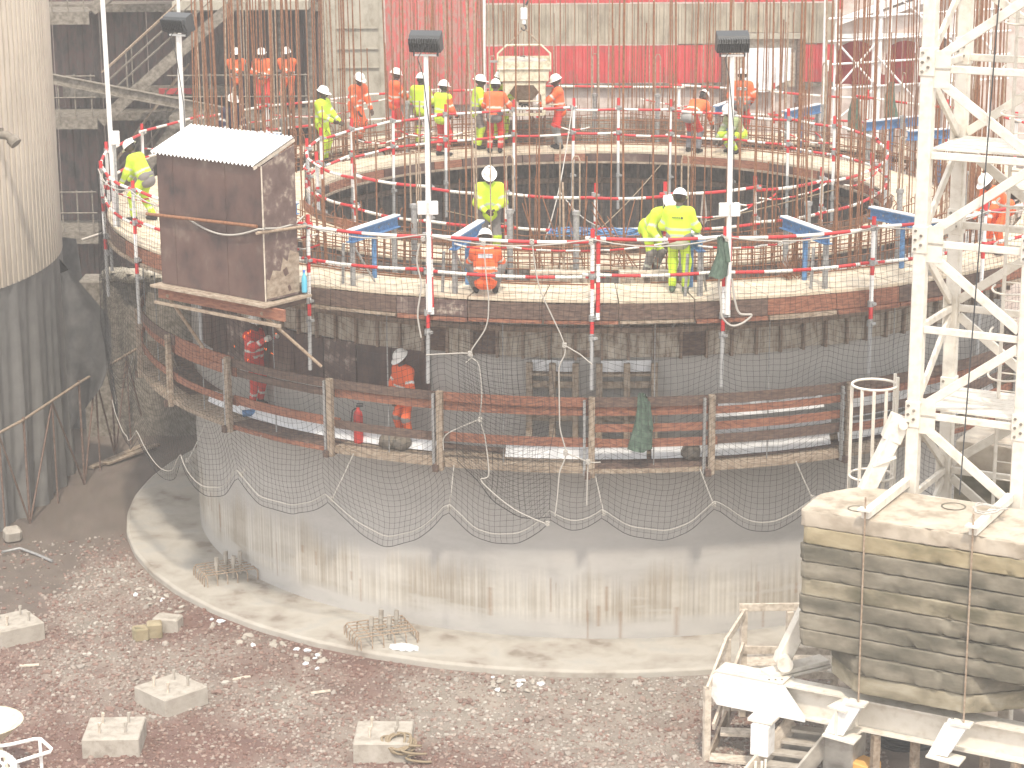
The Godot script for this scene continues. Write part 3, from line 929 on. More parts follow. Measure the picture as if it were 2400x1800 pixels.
# ---------------------------------------------------------------- silo, tarpaulin and pipe fence at the left
func make_silo() -> void:
	var c := Vector3(-20.3, 0, -2.1)
	var R := 8.5
	var t := thing("silo", "dusty corrugated metal silo standing at the left edge", "silo")
	var y0 := 4.86
	for ringn in 4:
		var ya := y0 + 2.32 * ringn
		for k in 12:
			var b := B.new()
			var pts := []
			for i in 41:
				var az := 40.0 + 6.0 * k + 6.0 * i / 40.0
				var f := fmod(i / 40.0 * 4.0, 1.0)
				var r := R + (-.09 if f > .66 and f < .95 else 0.0) + ringn * .004
				pts.append(c + P(az, r, 0))
			for i in 40:
				var o := P(40.0 + 6.0 * k + 6.0 * (i + .5) / 40.0, 1, 0)
				var p0: Vector3 = pts[i]
				var p1: Vector3 = pts[i + 1]
				var nn := Vector3(p1.z - p0.z, 0, p0.x - p1.x).normalized()
				if nn.dot(o) < 0: nn = -nn
				b.face([p0 + Vector3(0, ya, 0), p1 + Vector3(0, ya, 0), p1 + Vector3(0, ya + 2.34, 0), p0 + Vector3(0, ya + 2.34, 0)], nn)
			put("shell_sheet", b, M.silo, t)
	var b := B.new()
	for i in 60:
		var az := 30.0 + i * 2.0
		var o := P(az + 1, 1, 0)
		b.face([c + P(az, R - .12, y0 - .12), c + P(az + 2, R - .12, y0 - .12), c + P(az + 2, R - .12, y0 + .1), c + P(az, R - .12, y0 + .1)], o)
		b.face([c + P(az, R - .12, y0 - .12), c + P(az + 2, R - .12, y0 - .12), c + Vector3(0, y0 - .12, 0)], Vector3.DOWN)
	put("bottom_ring", b, M.steel_old, t)
	# pipe stub
	var s := thing("pipe_stub", "bent dusty pipe stub sticking out of the silo's side", "pipe")
	var sp := c + P(70, R, 8.05)
	b = B.new()
	b.tube([sp + Vector3(-.3, 0, 0), sp + Vector3(.1, .02, .05), sp + Vector3(.32, 0, .12), sp + Vector3(.45, -.12, .16)], .09, 10); put("pipe", b, M.steel_old, s)
	b = B.new(); b.cyl(sp + Vector3(.40, -.06, .14), sp + Vector3(.5, -.16, .18), .13, .13, 12); put("flange", b, M.steel_old, s)
	b = B.new(); b.cyl(sp + Vector3(.2, .05, .09), sp + Vector3(.2, .16, .09), .04, .04, 8); put("boss", b, M.steel_old, s)
	# tarpaulin hung from the silo's rim to the ground
	var tp := thing("tarpaulin", "grey tarpaulin hanging in folds from the silo's lower rim to the ground", "tarpaulin")
	var rows := []
	for j in 15:
		var f := j / 14.0
		var row := []
		for i in 71:
			var az := 58.0 + i * .62
			var fold := sin(i * .55) * .10 + sin(i * 1.27 + 1.0) * .06
			var r := R - .04 + fold * (.2 + f * .8) - .08 * f
			row.append(c + P(az, r, lerpf(y0 + .02, GROUND - .05, f)))
		rows.append(row)
	b = B.new(); b.grid(rows); put("sheet", b, M.tarp_pale, tp)
	# loose flap blown towards the drum
	var fl := thing("tarpaulin_flap", "loose dark tarpaulin flap pulled out from the silo towards the drum", "tarpaulin")
	rows = []
	var A := Vector3(-11.8, 4.8, -2.5)
	for j in 13:
		var f := j / 12.0
		var row := []
		var l := A.lerp(Vector3(-11.75, .9, -2.6), f)
		var rr: Vector3
		if f < .45: rr = A.lerp(Vector3(-10.7, 3.45, -2.5), f / .45)
		elif f < .7: rr = Vector3(-10.7, 3.45, -2.5).lerp(Vector3(-10.72, 2.6, -2.5), (f - .45) / .25)
		else: rr = Vector3(-10.72, 2.6, -2.5).lerp(Vector3(-10.95, 1.95, -2.5), (f - .7) / .3)
		for i in 15:
			var g := i / 14.0
			row.append(l.lerp(rr, g) + Vector3(0, 0, .22 * sin(g * 7.0 + f * 1.5) * f))
		rows.append(row)
	b = B.new(); b.grid(rows); put("sheet", b, M.tarp, fl)
	# dark sheeting further back closing the gap under the stair
	rows = []
	for j in 9:
		var row := []
		for i in 41:
			var x := lerpf(-13.2, -7.6, i / 40.0)
			row.append(Vector3(x, lerpf((4.7 if i < 8 else 3.4) - .25 * sin(i * .22), GROUND - .05, j / 8.0), -6.6 - .35 * (x + 12.6) * .4 + sin(i * .9) * .09))
		rows.append(row)
	b = B.new(); b.grid(rows); tag(put("dark_sheeting", b, M.tarp), "dark sheeting closing the gap between the silo and the drum", "tarpaulin")
	# pipe fence in front of the tarpaulin
	var pf := thing("pipe_fence", "rusty pipe fence with slanting props in front of the tarpaulin", "fence")
	var tops := [Vector3(-12.72, 1.95, 2.6), Vector3(-12.08, 2.0, .75), Vector3(-11.42, 2.08, -2.0), Vector3(-11.1, 1.95, -4.2), Vector3(-10.7, 1.9, -6.2)]
	for k in tops.size():
		var a: Vector3 = tops[k]
		b = B.new(); b.cyl(Vector3(a.x, GROUND - .1, a.z), a + Vector3(0, .06, 0), .028, .028, 6); put("post", b, M.rust_dull, pf)
		if k + 1 < tops.size():
			var d: Vector3 = tops[k + 1]
			b = B.new(); b.cyl(a.lerp(d, -.08), d, .03, .03, 6); put("top_rail", b, M.rust_pale, pf)
			b = B.new(); b.cyl(a.lerp(d, .5) + Vector3(0, -.03, 0), Vector3(a.x, GROUND, a.z), .022, .022, 6); put("brace", b, M.rust_dull, pf)
			b = B.new(); b.cyl(a.lerp(d, .5) + Vector3(0, -.03, 0), Vector3(d.x, GROUND, d.z), .022, .022, 6); put("brace", b, M.rust_dull, pf)
			b = B.new(); b.cyl(a.lerp(d, .5), Vector3(a.x + d.x, 2.0 * GROUND, a.z + d.z) * .5, .022, .022, 6); put("mid_post", b, M.rust_dull, pf)
	# heap of sacks and debris behind
	for q in [[-10.75, 3.75, -5.7, .36], [-10.25, 3.68, -5.9, .3], [-11.2, 3.72, -6.0, .34]]:
		var sk := thing("sand_sack", "pale sack %s on the ledge behind the tarpaulin flap" % ("slumped in the middle" if q[0] == -10.75 else ("at the right" if q[0] > -10.5 else "at the left")), "sack", Vector3(q[0], q[1], q[2]))
		b = B.new()
		var r2 := []
		for j in 9:
			var row := []
			for i in 15:
				var th := PI * j / 8.0
				var ph := TAU * i / 14.0
				var w := 1.0 + .16 * sin(ph * 3.0 + j) + .13 * sin(ph * 5.0 + j * 2.0)
				row.append(Vector3(sin(th) * cos(ph) * q[3] * w, cos(th) * q[3] * .55, sin(th) * sin(ph) * q[3] * .7 * w))
			r2.append(row)
		b.grid(r2); put("sack", b, M.bag, sk)
	b = B.new(); b.box(Transform3D(Basis(), Vector3(-10.4, 1.6, -6.4)), Vector3(3.4, 3.9, .9), .03); tag(put("retaining_ledge", b, M.steel_old), "dusty concrete ledge carrying sacks behind the tarpaulin flap", "ledge")
	for q in [[Vector3(-11.5, -.26, -3.2), Vector3(-10.55, -.24, -5.0)], [Vector3(-11.2, -.25, -3.5), Vector3(-10.2, -.2, -4.9)]]:
		b = B.new(); b.bar(q[0], q[1], .16, .05, .004); tag(put("loose_plank", b, M.wood), "weathered plank lying on the earth %s of the pair by the silo" % ("left" if q[0].x < -11.3 else "right"), "plank")

# ---------------------------------------------------------------- tower crane on its ballasted cross base
func make_crane() -> void:
	var U := Vector3(.875, 0, .485)       # along the front of the ballast
	var W := Vector3(.485, 0, -.875)      # towards the back
	var o := Vector3(2.59, 0, 13.89)
	var fl := Vector3(4.46, 0, 12.79)
	var s := 1.68
	var legs := [fl, fl + U * s, fl + U * s + W * s, fl + W * s]   # front left, front right, back right, back left
	var t := thing("tower_crane", "white lattice tower crane mast rising from its ballasted base at the right", "crane")
	var yaw := atan2(-U.z, U.x)
	for k in 4:
		var p: Vector3 = legs[k]
		for q in [[.55, 5.22], [5.23, 7.98], [7.99, 10.62], [10.63, 14.0]]:
			var b := B.new()
			b.box(Transform3D(Basis(Vector3.UP, yaw), Vector3(p.x, (q[0] + q[1]) * .5, p.z)), Vector3(.20, q[1] - q[0], .20), .02)
			put("leg", b, M.crane, t)
		for y in [5.38, 8.12, 10.80]:
			var b := B.new()
			b.box(Transform3D(Basis(Vector3.UP, yaw), Vector3(p.x, y, p.z)), Vector3(.235, .42, .235), .012)
			put("joint_sleeve", b, M.crane, t)
			for i in 5:
				var bb := B.new()
				var off := Vector3(-.06 + .09 * (i % 2), -.14 + .07 * i, 0)
				var c: Vector3 = p + U * off.x + Vector3(0, y + off.y, 0) - W * .118
				bb.cyl(c, c - W * .03, .022, .022, 6); put("bolt", bb, M.steel_old, t)
	# lattice: horizontals and diagonals on four faces
	var ys := [2.7, 4.02, 5.36, 6.72, 8.06, 9.40, 10.70, 12.0, 13.3]
	for f in 4:
		var a: Vector3 = legs[f]
		var d: Vector3 = legs[(f + 1) % 4]
		var dir := (d - a).normalized()
		var nrm := dir.cross(Vector3.UP)
		for k in ys.size():
			var y: float = ys[k]
			var b := B.new()
			b.bar(a + dir * .1 + Vector3(0, y, 0), d - dir * .1 + Vector3(0, y, 0), .07, .11, .01)
			put("horizontal", b, M.crane, t)
			if k + 1 < ys.size():
				var y2: float = ys[k + 1]
				var up := (k % 2 == 0) == (f % 2 == 0)
				b = B.new()
				var pa := a + dir * .1 + Vector3(0, (y + .13) if up else (y2 - .13), 0)
				var pb := d - dir * .1 + Vector3(0, (y2 - .13) if up else (y + .13), 0)
				b.bar(pa + nrm * .012, pb + nrm * .012, .06, .14, .008); put("diagonal", b, M.crane, t)
				b = B.new()
				b.box(Transform3D(Basis(Vector3.UP, atan2(-dir.z, dir.x)), pa + dir * .12 + nrm * .045), Vector3(.26, .30, .012)); put("gusset", b, M.crane, t)
	# platform inside the mast with coiled cable
	var ctr: Vector3 = (legs[0] + legs[2]) * .5
	for y in [5.42, 9.46]:
		var b := B.new()
		for k in 7:
			b.box(Transform3D(Basis(Vector3.UP, yaw), ctr + W * (-.62 + .205 * k) + Vector3(0, y + .02, 0)), Vector3(1.42, .03, .19))
		put("rest_platform", b, M.crane, t)
	# ladder with cage hoops inside
	var lc: Vector3 = ctr + U * .32 + W * .35
	for sg in [-.2, .2]:
		var b := B.new()
		b.bar(lc + U * sg + Vector3(0, 2, 0), lc + U * sg + Vector3(0, 14, 0), .05, .03); put("ladder_rail", b, M.crane, t)
	for k in 40:
		var y := 2.1 + k * .29
		var b := B.new()
		b.cyl(lc - U * .2 + Vector3(0, y, 0), lc + U * .2 + Vector3(0, y, 0), .012, .012, 5, false); put("rung", b, M.crane, t)
	for k in 12:
		var b := B.new()
		var pts := []
		for i in 13:
			var an := PI * i / 12.0
			pts.append(lc - U * .34 * cos(an) - W * .62 * sin(an) + Vector3(0, 5.9 + k * .68, 0))
		b.tube(pts, .018, 5); put("cage_hoop", b, M.crane, t)
	# hoist cable hanging in front
	var b := B.new()
	b.cyl(Vector3(5.05, 4.3, 13.6), Vector3(5.4, 13.5, 13.3), .012, .012, 5); put("cable", b, M.lamp, t)
	# ladder with round cage at the left of the mast
	var cg := thing("ladder_cage", "white hooped ladder cage beside the foot of the crane mast", "ladder")
	var cc := Vector3(3.98, 0, 11.9)
	for y in [5.6, 4.1, 2.7]:
		b = B.new()
		var pts := []
		for i in 20: pts.append(cc + Vector3(.36 * cos(TAU * i / 20), y, .36 * sin(TAU * i / 20)))
		b.tube(pts, .022, 6, null, true); put("hoop", b, M.crane, cg)
	for an in [3.14, 2.3, 1.75, 1.2]:
		b = B.new()
		var q := cc + Vector3(.36 * cos(an), 0, .36 * sin(an))
		b.bar(q + Vector3(0, 1.2, 0), q + Vector3(0, 5.6, 0), .05, .02); put("strap", b, M.crane, cg)
	for sg in [-.12, .12]:
		b = B.new(); b.bar(cc + Vector3(.34, .5, sg), cc + Vector3(.34, 5.75, sg), .04, .04); put("rail", b, M.crane, cg)
	for k in 16:
		b = B.new(); b.cyl(cc + Vector3(.34, 1.0 + k * .29, -.12), cc + Vector3(.34, 1.0 + k * .29, .12), .012, .012, 5, false); put("rung", b, M.crane, cg)
	# slanting strut from the mast to the base beam
	var st := thing("crane_strut", "white box strut slanting from the mast down behind the ballast", "strut")
	var top := Vector3(4.22, 5.12, 12.70)
	var bot := Vector3(2.45, 1.35, 13.05)
	b = B.new(); b.bar(top, bot, .19, .24, .015); put("tube", b, M.crane, st)
	b = B.new(); b.bar(top + Vector3(.05, .18, 0), top + Vector3(-.1, -.2, 0), .24, .3, .01); put("head_lug", b, M.crane, st)
	b = B.new(); b.cyl(top + Vector3(.06, .08, .2), top + Vector3(.06, .08, -.2), .07, .07, 10); put("pin", b, M.crane, st)
	b = B.new(); b.bar(top.lerp(bot, .13) + Vector3(-.16, -.08, .12), top.lerp(bot, .13) + Vector3(.2, .06, .12), .04, .04); put("clamp", b, M.crane, st)
	b = B.new(); b.bar(Vector3(2.2, 1.24, 13.2), Vector3(3.2, 1.30, 12.75), .3, .07, .008); put("foot_plate", b, M.crane, st)
	b = B.new(); b.bar(Vector3(2.15, 1.17, 13.22), Vector3(3.25, 1.22, 12.72), .34, .05, .008); put("foot_plate", b, M.crane, st)
	b = B.new(); b.cyl(Vector3(2.5, 1.42, 13.3), Vector3(2.5, 1.42, 12.85), .13, .13, 12); put("pin", b, M.crane, st)
	for k in 3:
		b = B.new(); b.cyl(Vector3(2.24 + .1 * k, 1.19, 13.36), Vector3(2.24 + .1 * k, 1.19, 13.42), .03, .03, 6); put("bolt", b, M.steel_old, st)
	# base beam under the ballast
	var bm := thing("base_beam", "white I section crane base beam under the ballast with boxed end", "beam")
	var p0 := Vector3(1.45, .92, 12.78)
	b = B.new(); b.ibeam(p0 + U * .05, p0 + U * 7.0, .34, .52, .03); put("beam", b, M.crane, bm)
	var g := PackedVector2Array([Vector2(0, -.12), Vector2(.12, -.28), Vector2(1.62, -.28), Vector2(1.62, -.2), Vector2(1.25, .27), Vector2(.1, .27), Vector2(0, .16)])
	for z in [.18, -.2]:
		b = B.new(); b.prism(g, Transform3D(Basis(U, Vector3.UP, -W), p0 - W * z), .02); put("end_plate", b, M.white, bm)
	b = B.new(); b.box(Transform3D(Basis(Vector3.UP, yaw), p0 + U * .66 + Vector3(0, .285, 0)), Vector3(1.15, .02, .42)); put("cap_plate", b, M.crane, bm)
	var b2 := thing("cross_beam", "white crane base beam crossing beneath the mast behind the ballast", "beam")
	b = B.new(); b.ibeam(ctr - W * 2.9 - U * 1.2 + Vector3(0, .9, 0), ctr + W * 3.0 + U * .2 + Vector3(0, .9, 0), .34, .5, .03); put("beam", b, M.crane, b2)
	b = B.new(); b.ibeam(p0 + W * 2.0 + U * 1.2, p0 + W * 2.0 + U * 7.0, .34, .5, .03); put("beam", b, M.crane, b2)
	# ballast slabs, front stack
	var mats := [M.ballast_top, M.ballast_tan, M.ballast_dark, M.ballast_dark, M.ballast, M.ballast_dark, M.ballast_dark, M.ballast_dark]
	var words := ["topmost pale ballast slab with two clamps across it", "tan ballast slab, second from the top of the stack", "grey mossy ballast slab, third from the top", "dark ballast slab, fourth from the top", "lighter grey ballast slab, fifth from the top", "green mossed ballast slab, sixth from the top", "green mossed ballast slab, seventh from the top", "dark ballast slab, eighth from the top, widest at the bottom"]
	var y := 4.2
	for k in 8:
		var h := .275
		var j := rnd(-.03, .03)
		var out := [Vector2(j, 0), Vector2(-.02 + j, .9), Vector2(.42 + j, 1.57), Vector2(5.0, 1.57), Vector2(5.0, 0)]
		slab("ballast_slab", words[k] if k > 0 else words[0], out, o, U, W, y - h, h - rnd(.008, .02), mats[k], k == 0)
		y -= h
	for k in 2:
		var out := [Vector2(.95, 0.0), Vector2(.3, .62), Vector2(.3, 1.3), Vector2(4.2, 1.3), Vector2(4.2, .72), Vector2(3.4, .62), Vector2(2.72, 0)]
		slab("ballast_slab", ["dark six sided ballast slab under the wide slabs", "lowest grey ballast slab resting on the base beam"][k], out, o + W * (-.02 + .03 * k) + U * .02 * k, U, W, y - .31, .295, [M.ballast_dark, M.ballast][k], false)
		y -= .31
	# second stack behind the mast
	var o2 := ctr + W * 1.45 - U * .9
	y = 4.35
	for k in 5:
		var out := [Vector2(0, 0), Vector2(0, 1.3), Vector2(4.0, 1.3), Vector2(4.0, 0)]
		slab("ballast_slab", "%s ballast slab of the stack behind the mast" % ["pale topmost", "second", "third", "fourth", "lowest visible"][k], out, o2, U, W, y - .55, .535, M.ballast_top if k == 0 else M.ballast, false)
		y -= .55
	# clamps and tie rods
	for q in [[1.05, "left"], [2.70, "right"]]:
		var c := thing("ballast_tie", "white channel clamp with rusty tie rod, %s of the pair on the ballast" % q[1], "clamp")
		var e: Vector3 = o + U * q[0] - W * .07
		b = B.new(); b.bar(e + Vector3(0, 4.275, 0), e + W * 1.85 + Vector3(0, 4.275, 0), .12, .13, .006); put("channel", b, M.crane, c)
		b = B.new(); b.cyl(e + Vector3(0, 1.28, 0), e + Vector3(0, 4.55, 0), .015, .015, 6); put("rod", b, M.rust_pale, c)
		b = B.new(); b.bx(e + Vector3(0, 4.355, 0), Vector3(.2, .03, .16), yaw); put("washer_plate", b, M.crane, c)
		# saddle bracket under
		b = B.new(); b.bx(e + Vector3(0, 1.26, 0) + U * -.02, Vector3(.3, .035, .22), yaw); put("seat", b, M.crane, c)
		var sp := PackedVector2Array([Vector2(-.28, -.48), Vector2(.02, -.48), Vector2(.3, .05), Vector2(-.05, .05)])
		b = B.new(); b.prism(sp, Transform3D(Basis(U, Vector3.UP, -W), e + Vector3(-.04, 1.2, 0) - U * .18 - W * .04), .03); put("web", b, M.white, c)
		b = B.new(); b.prism(sp, Transform3D(Basis(U, Vector3.UP, -W), e + Vector3(-.04, 1.2, 0) - U * .18 + W * .14), .03); put("web", b, M.white, c)
		b = B.new(); b.bar(e - U * .5 - W * .02 + Vector3(0, .70, 0), e + U * .02 - W * .02 + Vector3(0, .66, 0), .34, .03); put("flange", b, M.crane, c)
	# white rope knot on the right clamp
	b = B.new()
	var kp := []
	var kc := o + U * 2.7 + W * .75 + Vector3(0, 4.37, 0)
	for i in 70: kp.append(kc + Vector3(.24 * cos(i * .55) + .03 * sin(i * 1.9), .02 + .03 * sin(i * 1.1), .16 * sin(i * .55) + .05 * cos(i * .83)))
	b.tube(kp, .012, 5); tag(put("rope_knot", b, M.rope), "white rope bundle knotted round the right ballast clamp", "rope")
	# concrete pad walls and timber shores under the crane
	b = B.new(); b.box(Transform3D(Basis(Vector3.UP, yaw), p0 + U * 2.1 + W * .3 + Vector3(0, -.80, 0)), Vector3(.50, .95, .6), .02); tag(put("pad_block", b, M.concrete), "grey concrete pad carrying the base beam beside the precast stair", "block")
	for k in 5:
		b = B.new()
		var q: Vector3 = p0 + U * (2.75 + .55 * k) - W * (.1 - .25 * (k % 2)) + Vector3(0, -.28, 0)
		b.bar(q, q + Vector3(0, -.98, 0), .12, .12, .006); tag(put("timber_shore", b, M.wood), "short timber shore propping the crane base beam over the cable coil", "prop", "timber shores under the crane base beam")
	b = B.new()
	var cp := []
	var cq := Vector3(4.55, -.2, 12.6)
	for i in 90: cp.append(cq + Vector3((.48 + .03 * sin(i * .9)) * cos(i * .42), .02 + i * .0022, (.42 + .03 * cos(i * 1.1)) * sin(i * .42)))
	b.tube(cp, .035, 6); tag(put("cable_coil", b, M.lamp), "dark coil of cable on the ground under the crane base beam", "cable")
	b = B.new(); b.box(Transform3D(Basis(Vector3.UP, .75), Vector3(3.72, -.12, 13.85)), Vector3(.36, .3, .36), .015); tag(put("yellow_box", b, M.yellow_box), "tan yellow box standing on the ground under the base beam", "box")
	var bp := PackedVector2Array([Vector2(0, 0), Vector2(1.2, 0), Vector2(1.2, .08), Vector2(0, .08)])
	b = B.new(); b.prism(bp, Transform3D(Basis(Vector3.UP, .3) * Basis(Vector3(0, 0, 1), .3), Vector3(5.0, .1, 15.6)), .5); tag(put("pale_board", b, M.pale_wood), "pale board edge at the bottom right corner", "board")
	make_stairs()

func slab(called: String, label: String, out: Array, o: Vector3, U: Vector3, W: Vector3, y0: float, h: float, m: Material, holes: bool) -> void:
	# rounded, chipped outline
	var pts := []
	var n := out.size()
	for i in n:
		var a: Vector2 = out[(i - 1 + n) % n]
		var c: Vector2 = out[i]
		var d: Vector2 = out[(i + 1) % n]
		var r: float = .09 if c.x < 2.5 or c.y < .2 else .02
		pts.append(c + (a - c).normalized() * r)
		pts.append(c + ((a - c).normalized() + (d - c).normalized()) * r * .28)
		var e := c + (d - c).normalized() * r
		pts.append(e)
		var L := (d - c).length()
		var kk := int(L / .09)
		for q in range(1, kk):
			pts.append(c.lerp(d, float(q) / kk))
	var rows := []
	var prof := [[.03, 0.0], [.006, .010], [0.0, .025], [0.004, h * .35], [0.0, h * .7], [0.0, h - .025], [.006, h - .010], [.024, h]]
	var ctr := Vector2.ZERO
	for p in pts: ctr += p
	ctr /= pts.size()
	var nz := FastNoiseLite.new()
	nz.seed = int(y0 * 100); nz.frequency = 1.8; nz.fractal_octaves = 4
	for q in prof:
		var row := []
		for i in pts.size() + 1:
			var p: Vector2 = pts[i % pts.size()]
			var inw := (ctr - p).normalized()
			var chip := maxf(0.0, nz.get_noise_3d(p.x * 5.0, 40.0 + q[1] * 2.0, p.y * 5.0) - .12) * (.16 if q[1] < .03 or q[1] > h - .03 else .03)
			var w: Vector2 = p + inw * (q[0] + chip + .012 * nz.get_noise_3d(p.x * 2.0, q[1] * 6.0, p.y * 2.0))
			row.append(o + U * w.x + W * w.y + Vector3(0, y0 + q[1] + .012 * nz.get_noise_2d(p.x * 3.0, p.y * 3.0), 0))
		rows.append(row)
	var b := B.new()
	b.grid(rows)
	var poly := PackedVector2Array()
	for p in pts: poly.append(p + (ctr - p).normalized() * .026)
	var tr := Geometry2D.triangulate_polygon(poly)
	for s in [h, 0.0]:
		var k := b.v.size()
		var nn := Vector3.UP if s > 0 else Vector3.DOWN
		for i in pts.size():
			var p: Vector2 = pts[i]
			var w := poly[i]
			b.vert(o + U * w.x + W * w.y + Vector3(0, y0 + s + .012 * nz.get_noise_2d(p.x * 3.0, p.y * 3.0), 0), nn)
		for i in range(0, tr.size(), 3): b.tri(k + tr[i], k + tr[i + 1], k + tr[i + 2], nn)
	if holes:
		var t := thing(called, label, "slab")
		put("slab", b, m, t)
		for q in [[.75, .42, .13], [2.0, 1.2, .17]]:
			var d := B.new()
			var c: Vector3 = o + U * q[0] + W * q[1] + Vector3(0, y0 + h + .006, 0)
			d.lathe([Vector2(q[2] + .02, .004), Vector2(q[2], .006), Vector2(q[2] * .92, -.02), Vector2(.001, -.05)], Transform3D(Basis(), c), 20)
			put("lifting_recess", d, M.ballast_dark, t)
	else:
		tag(put(called, b, m), label, "slab")

func make_stairs() -> void:
	# timber access stair with rails, left of the base beam
	var t := thing("timber_stair", "pale timber stair with handrails left of the crane base", "stair")
	var P1 := Vector3(2.05, .5, 11.3)
	var P2 := Vector3(2.82, .5, 11.25)
	var F1 := Vector3(1.30, -.3, 13.1)
	var F2 := Vector3(1.95, -.3, 13.25)
	for q in [[P1, 1.12], [P2, 1.05], [F1, 1.28], [Vector3(1.70, .25, 12.1), 1.15], [Vector3(3.6, .5, 11.2), 1.05]]:
		var b := B.new()
		b.bar(Vector3(q[0].x, -.3, q[0].z), q[0] + Vector3(0, q[1], 0), .11, .09, .006); put("post", b, M.pale_wood, t)
	for q in [[P1 + Vector3(-.08, 1.14, 0), Vector3(3.7, 1.60, 11.15)], [P1 + Vector3(0, 1.05, .04), Vector3(1.70, 1.40, 12.14)], [Vector3(1.70, 1.42, 12.14), F1 + Vector3(0, 1.25, .04)], [P1 + Vector3(0, .42, .06), Vector3(3.6, .84, 11.26)], [P1 + Vector3(0, .5, .05), F1 + Vector3(.1, .62, .06)], [P1 + Vector3(.02, .02, .05), Vector3(3.6, .42, 11.3)]]:
		var b := B.new()
		b.bar(q[0], q[1], .045, .13, .004); put("rail", b, M.pale_wood, t)
	for k in 4:
		var f := k / 3.6
		var a := F1.lerp(P1, f) + Vector3(.06, .08, .02)
		var c := F2.lerp(P2, f) + Vector3(.1, .08, .02)
		var b := B.new()
		b.bar(a, c, .26, .05, .004); put("tread", b, M.pale_wood, t)
	for q in [[F1, P1], [F2, P2]]:
		var b := B.new()
		b.bar(q[0] + Vector3(0, -.05, 0), q[1] + Vector3(0, -.1, 0), .05, .2, .004); put("stringer", b, M.wood, t)
	var b := B.new()
	b.box(Transform3D(Basis(), Vector3(2.9, .47, 10.85)), Vector3(1.7, .05, .8), .004); put("landing_board", b, M.pale_wood, t)
	# precast concrete stair flight in front of the beam
	var s := thing("precast_stair", "grey precast stair flight with side walls in front of the base beam", "stair")
	var a0 := Vector3(2.66, .44, 13.22)
	var a1 := Vector3(1.52, -.52, 14.15)
	var side := Vector3(.70, 0, .23)
	for d in [Vector3.ZERO, side]:
		b = B.new(); b.bar(a0 + d, a1 + d, .05, .34, .006); put("side_wall", b, M.pale_wood if d == Vector3.ZERO else M.concrete, s)
	for k in 7:
		var p := a0.lerp(a1, (k + .4) / 7.0)
		b = B.new(); b.bar(p + side * .05 + Vector3(0, -.05, 0), p + side * .95 + Vector3(0, -.05, 0), .16, .05, .004); put("tread", b, M.block, s)
		b = B.new(); b.bar(p + side * .05 + Vector3(.03, -.13, -.1), p + side * .95 + Vector3(.03, -.13, -.1), .03, .2, .0); put("riser", b, M.concrete, s)
	# white bracket box hung under the beam's end
	var w := thing("jack_box", "white jack box hung under the boxed end of the base beam", "jack")
	b = B.new(); b.box(Transform3D(Basis(Vector3.UP, -.5), Vector3(2.13, .33, 13.62)), Vector3(.3, .52, .3), .015); put("box", b, M.white, w)
	b = B.new(); b.box(Transform3D(Basis(Vector3.UP, -.5), Vector3(2.17, .63, 13.5)), Vector3(.42, .06, .42), .01); put("head_plate", b, M.crane, w)
	for q in [[2.0, .06, 13.9], [2.1, .05, 13.88], [2.16, .07, 13.86]]:
		b = B.new(); b.cyl(Vector3(q[0], q[1], q[2]), Vector3(q[0] - .02, -.28, q[2] + .05), .025, .02, 6); put("hook_bar", b, M.crane, w)

# ---------------------------------------------------------------- guard rails
const INNER := [-176.9, -163.4, -146.7, -131.9, -117.6, -103.0, -88.0, -70.0, -52.8, -33.4, -18.0, -2.4, 10.2, 27.7, 43.7, 64.0, 80.0, 97.0, 116.4, 131.0, 146.0, 160.9, 172.7]
func painted_post(az: float, r: float, y0: float, y1: float, painted_from: float, phase: float) -> B:
	var red := Color(.55, .03, .035)
	var white := Color(.76, .75, .74)
	var grey := Color(.33, .33, .33)
	var pts := []
	var cols := []
	var lean := rnd(-.015, .015)
	var y := y1
	var k := 0
	var top := P(az, r, 0)
	while y > y0 + .01:
		pts.append(top + Vector3(lean * (y - y0), y, lean * .5))
		var c := grey
		var step := .3
		if y > painted_from:
			step = [.24, .46, .30, .52][(k + int(phase)) % 4]
			c = red if k % 2 == 0 else white
		cols.append(c)
		y -= step
		k += 1
	pts.append(top + Vector3(0, y0, 0))
	var b := B.new()
	b.tube(pts, .036, 8, cols)
	return b
func coupler(b: B, p: Vector3) -> void:
	b.cyl(p + Vector3(0, -.05, 0), p + Vector3(0, .05, 0), .055, .055, 8)
	b.bx(p + Vector3(.05, 0, .03), Vector3(.08, .05, .06), .5, .006)
const ORD := ["first", "second", "third", "fourth", "fifth", "sixth", "seventh", "eighth", "ninth", "tenth", "eleventh", "twelfth", "thirteenth", "fourteenth", "fifteenth"]
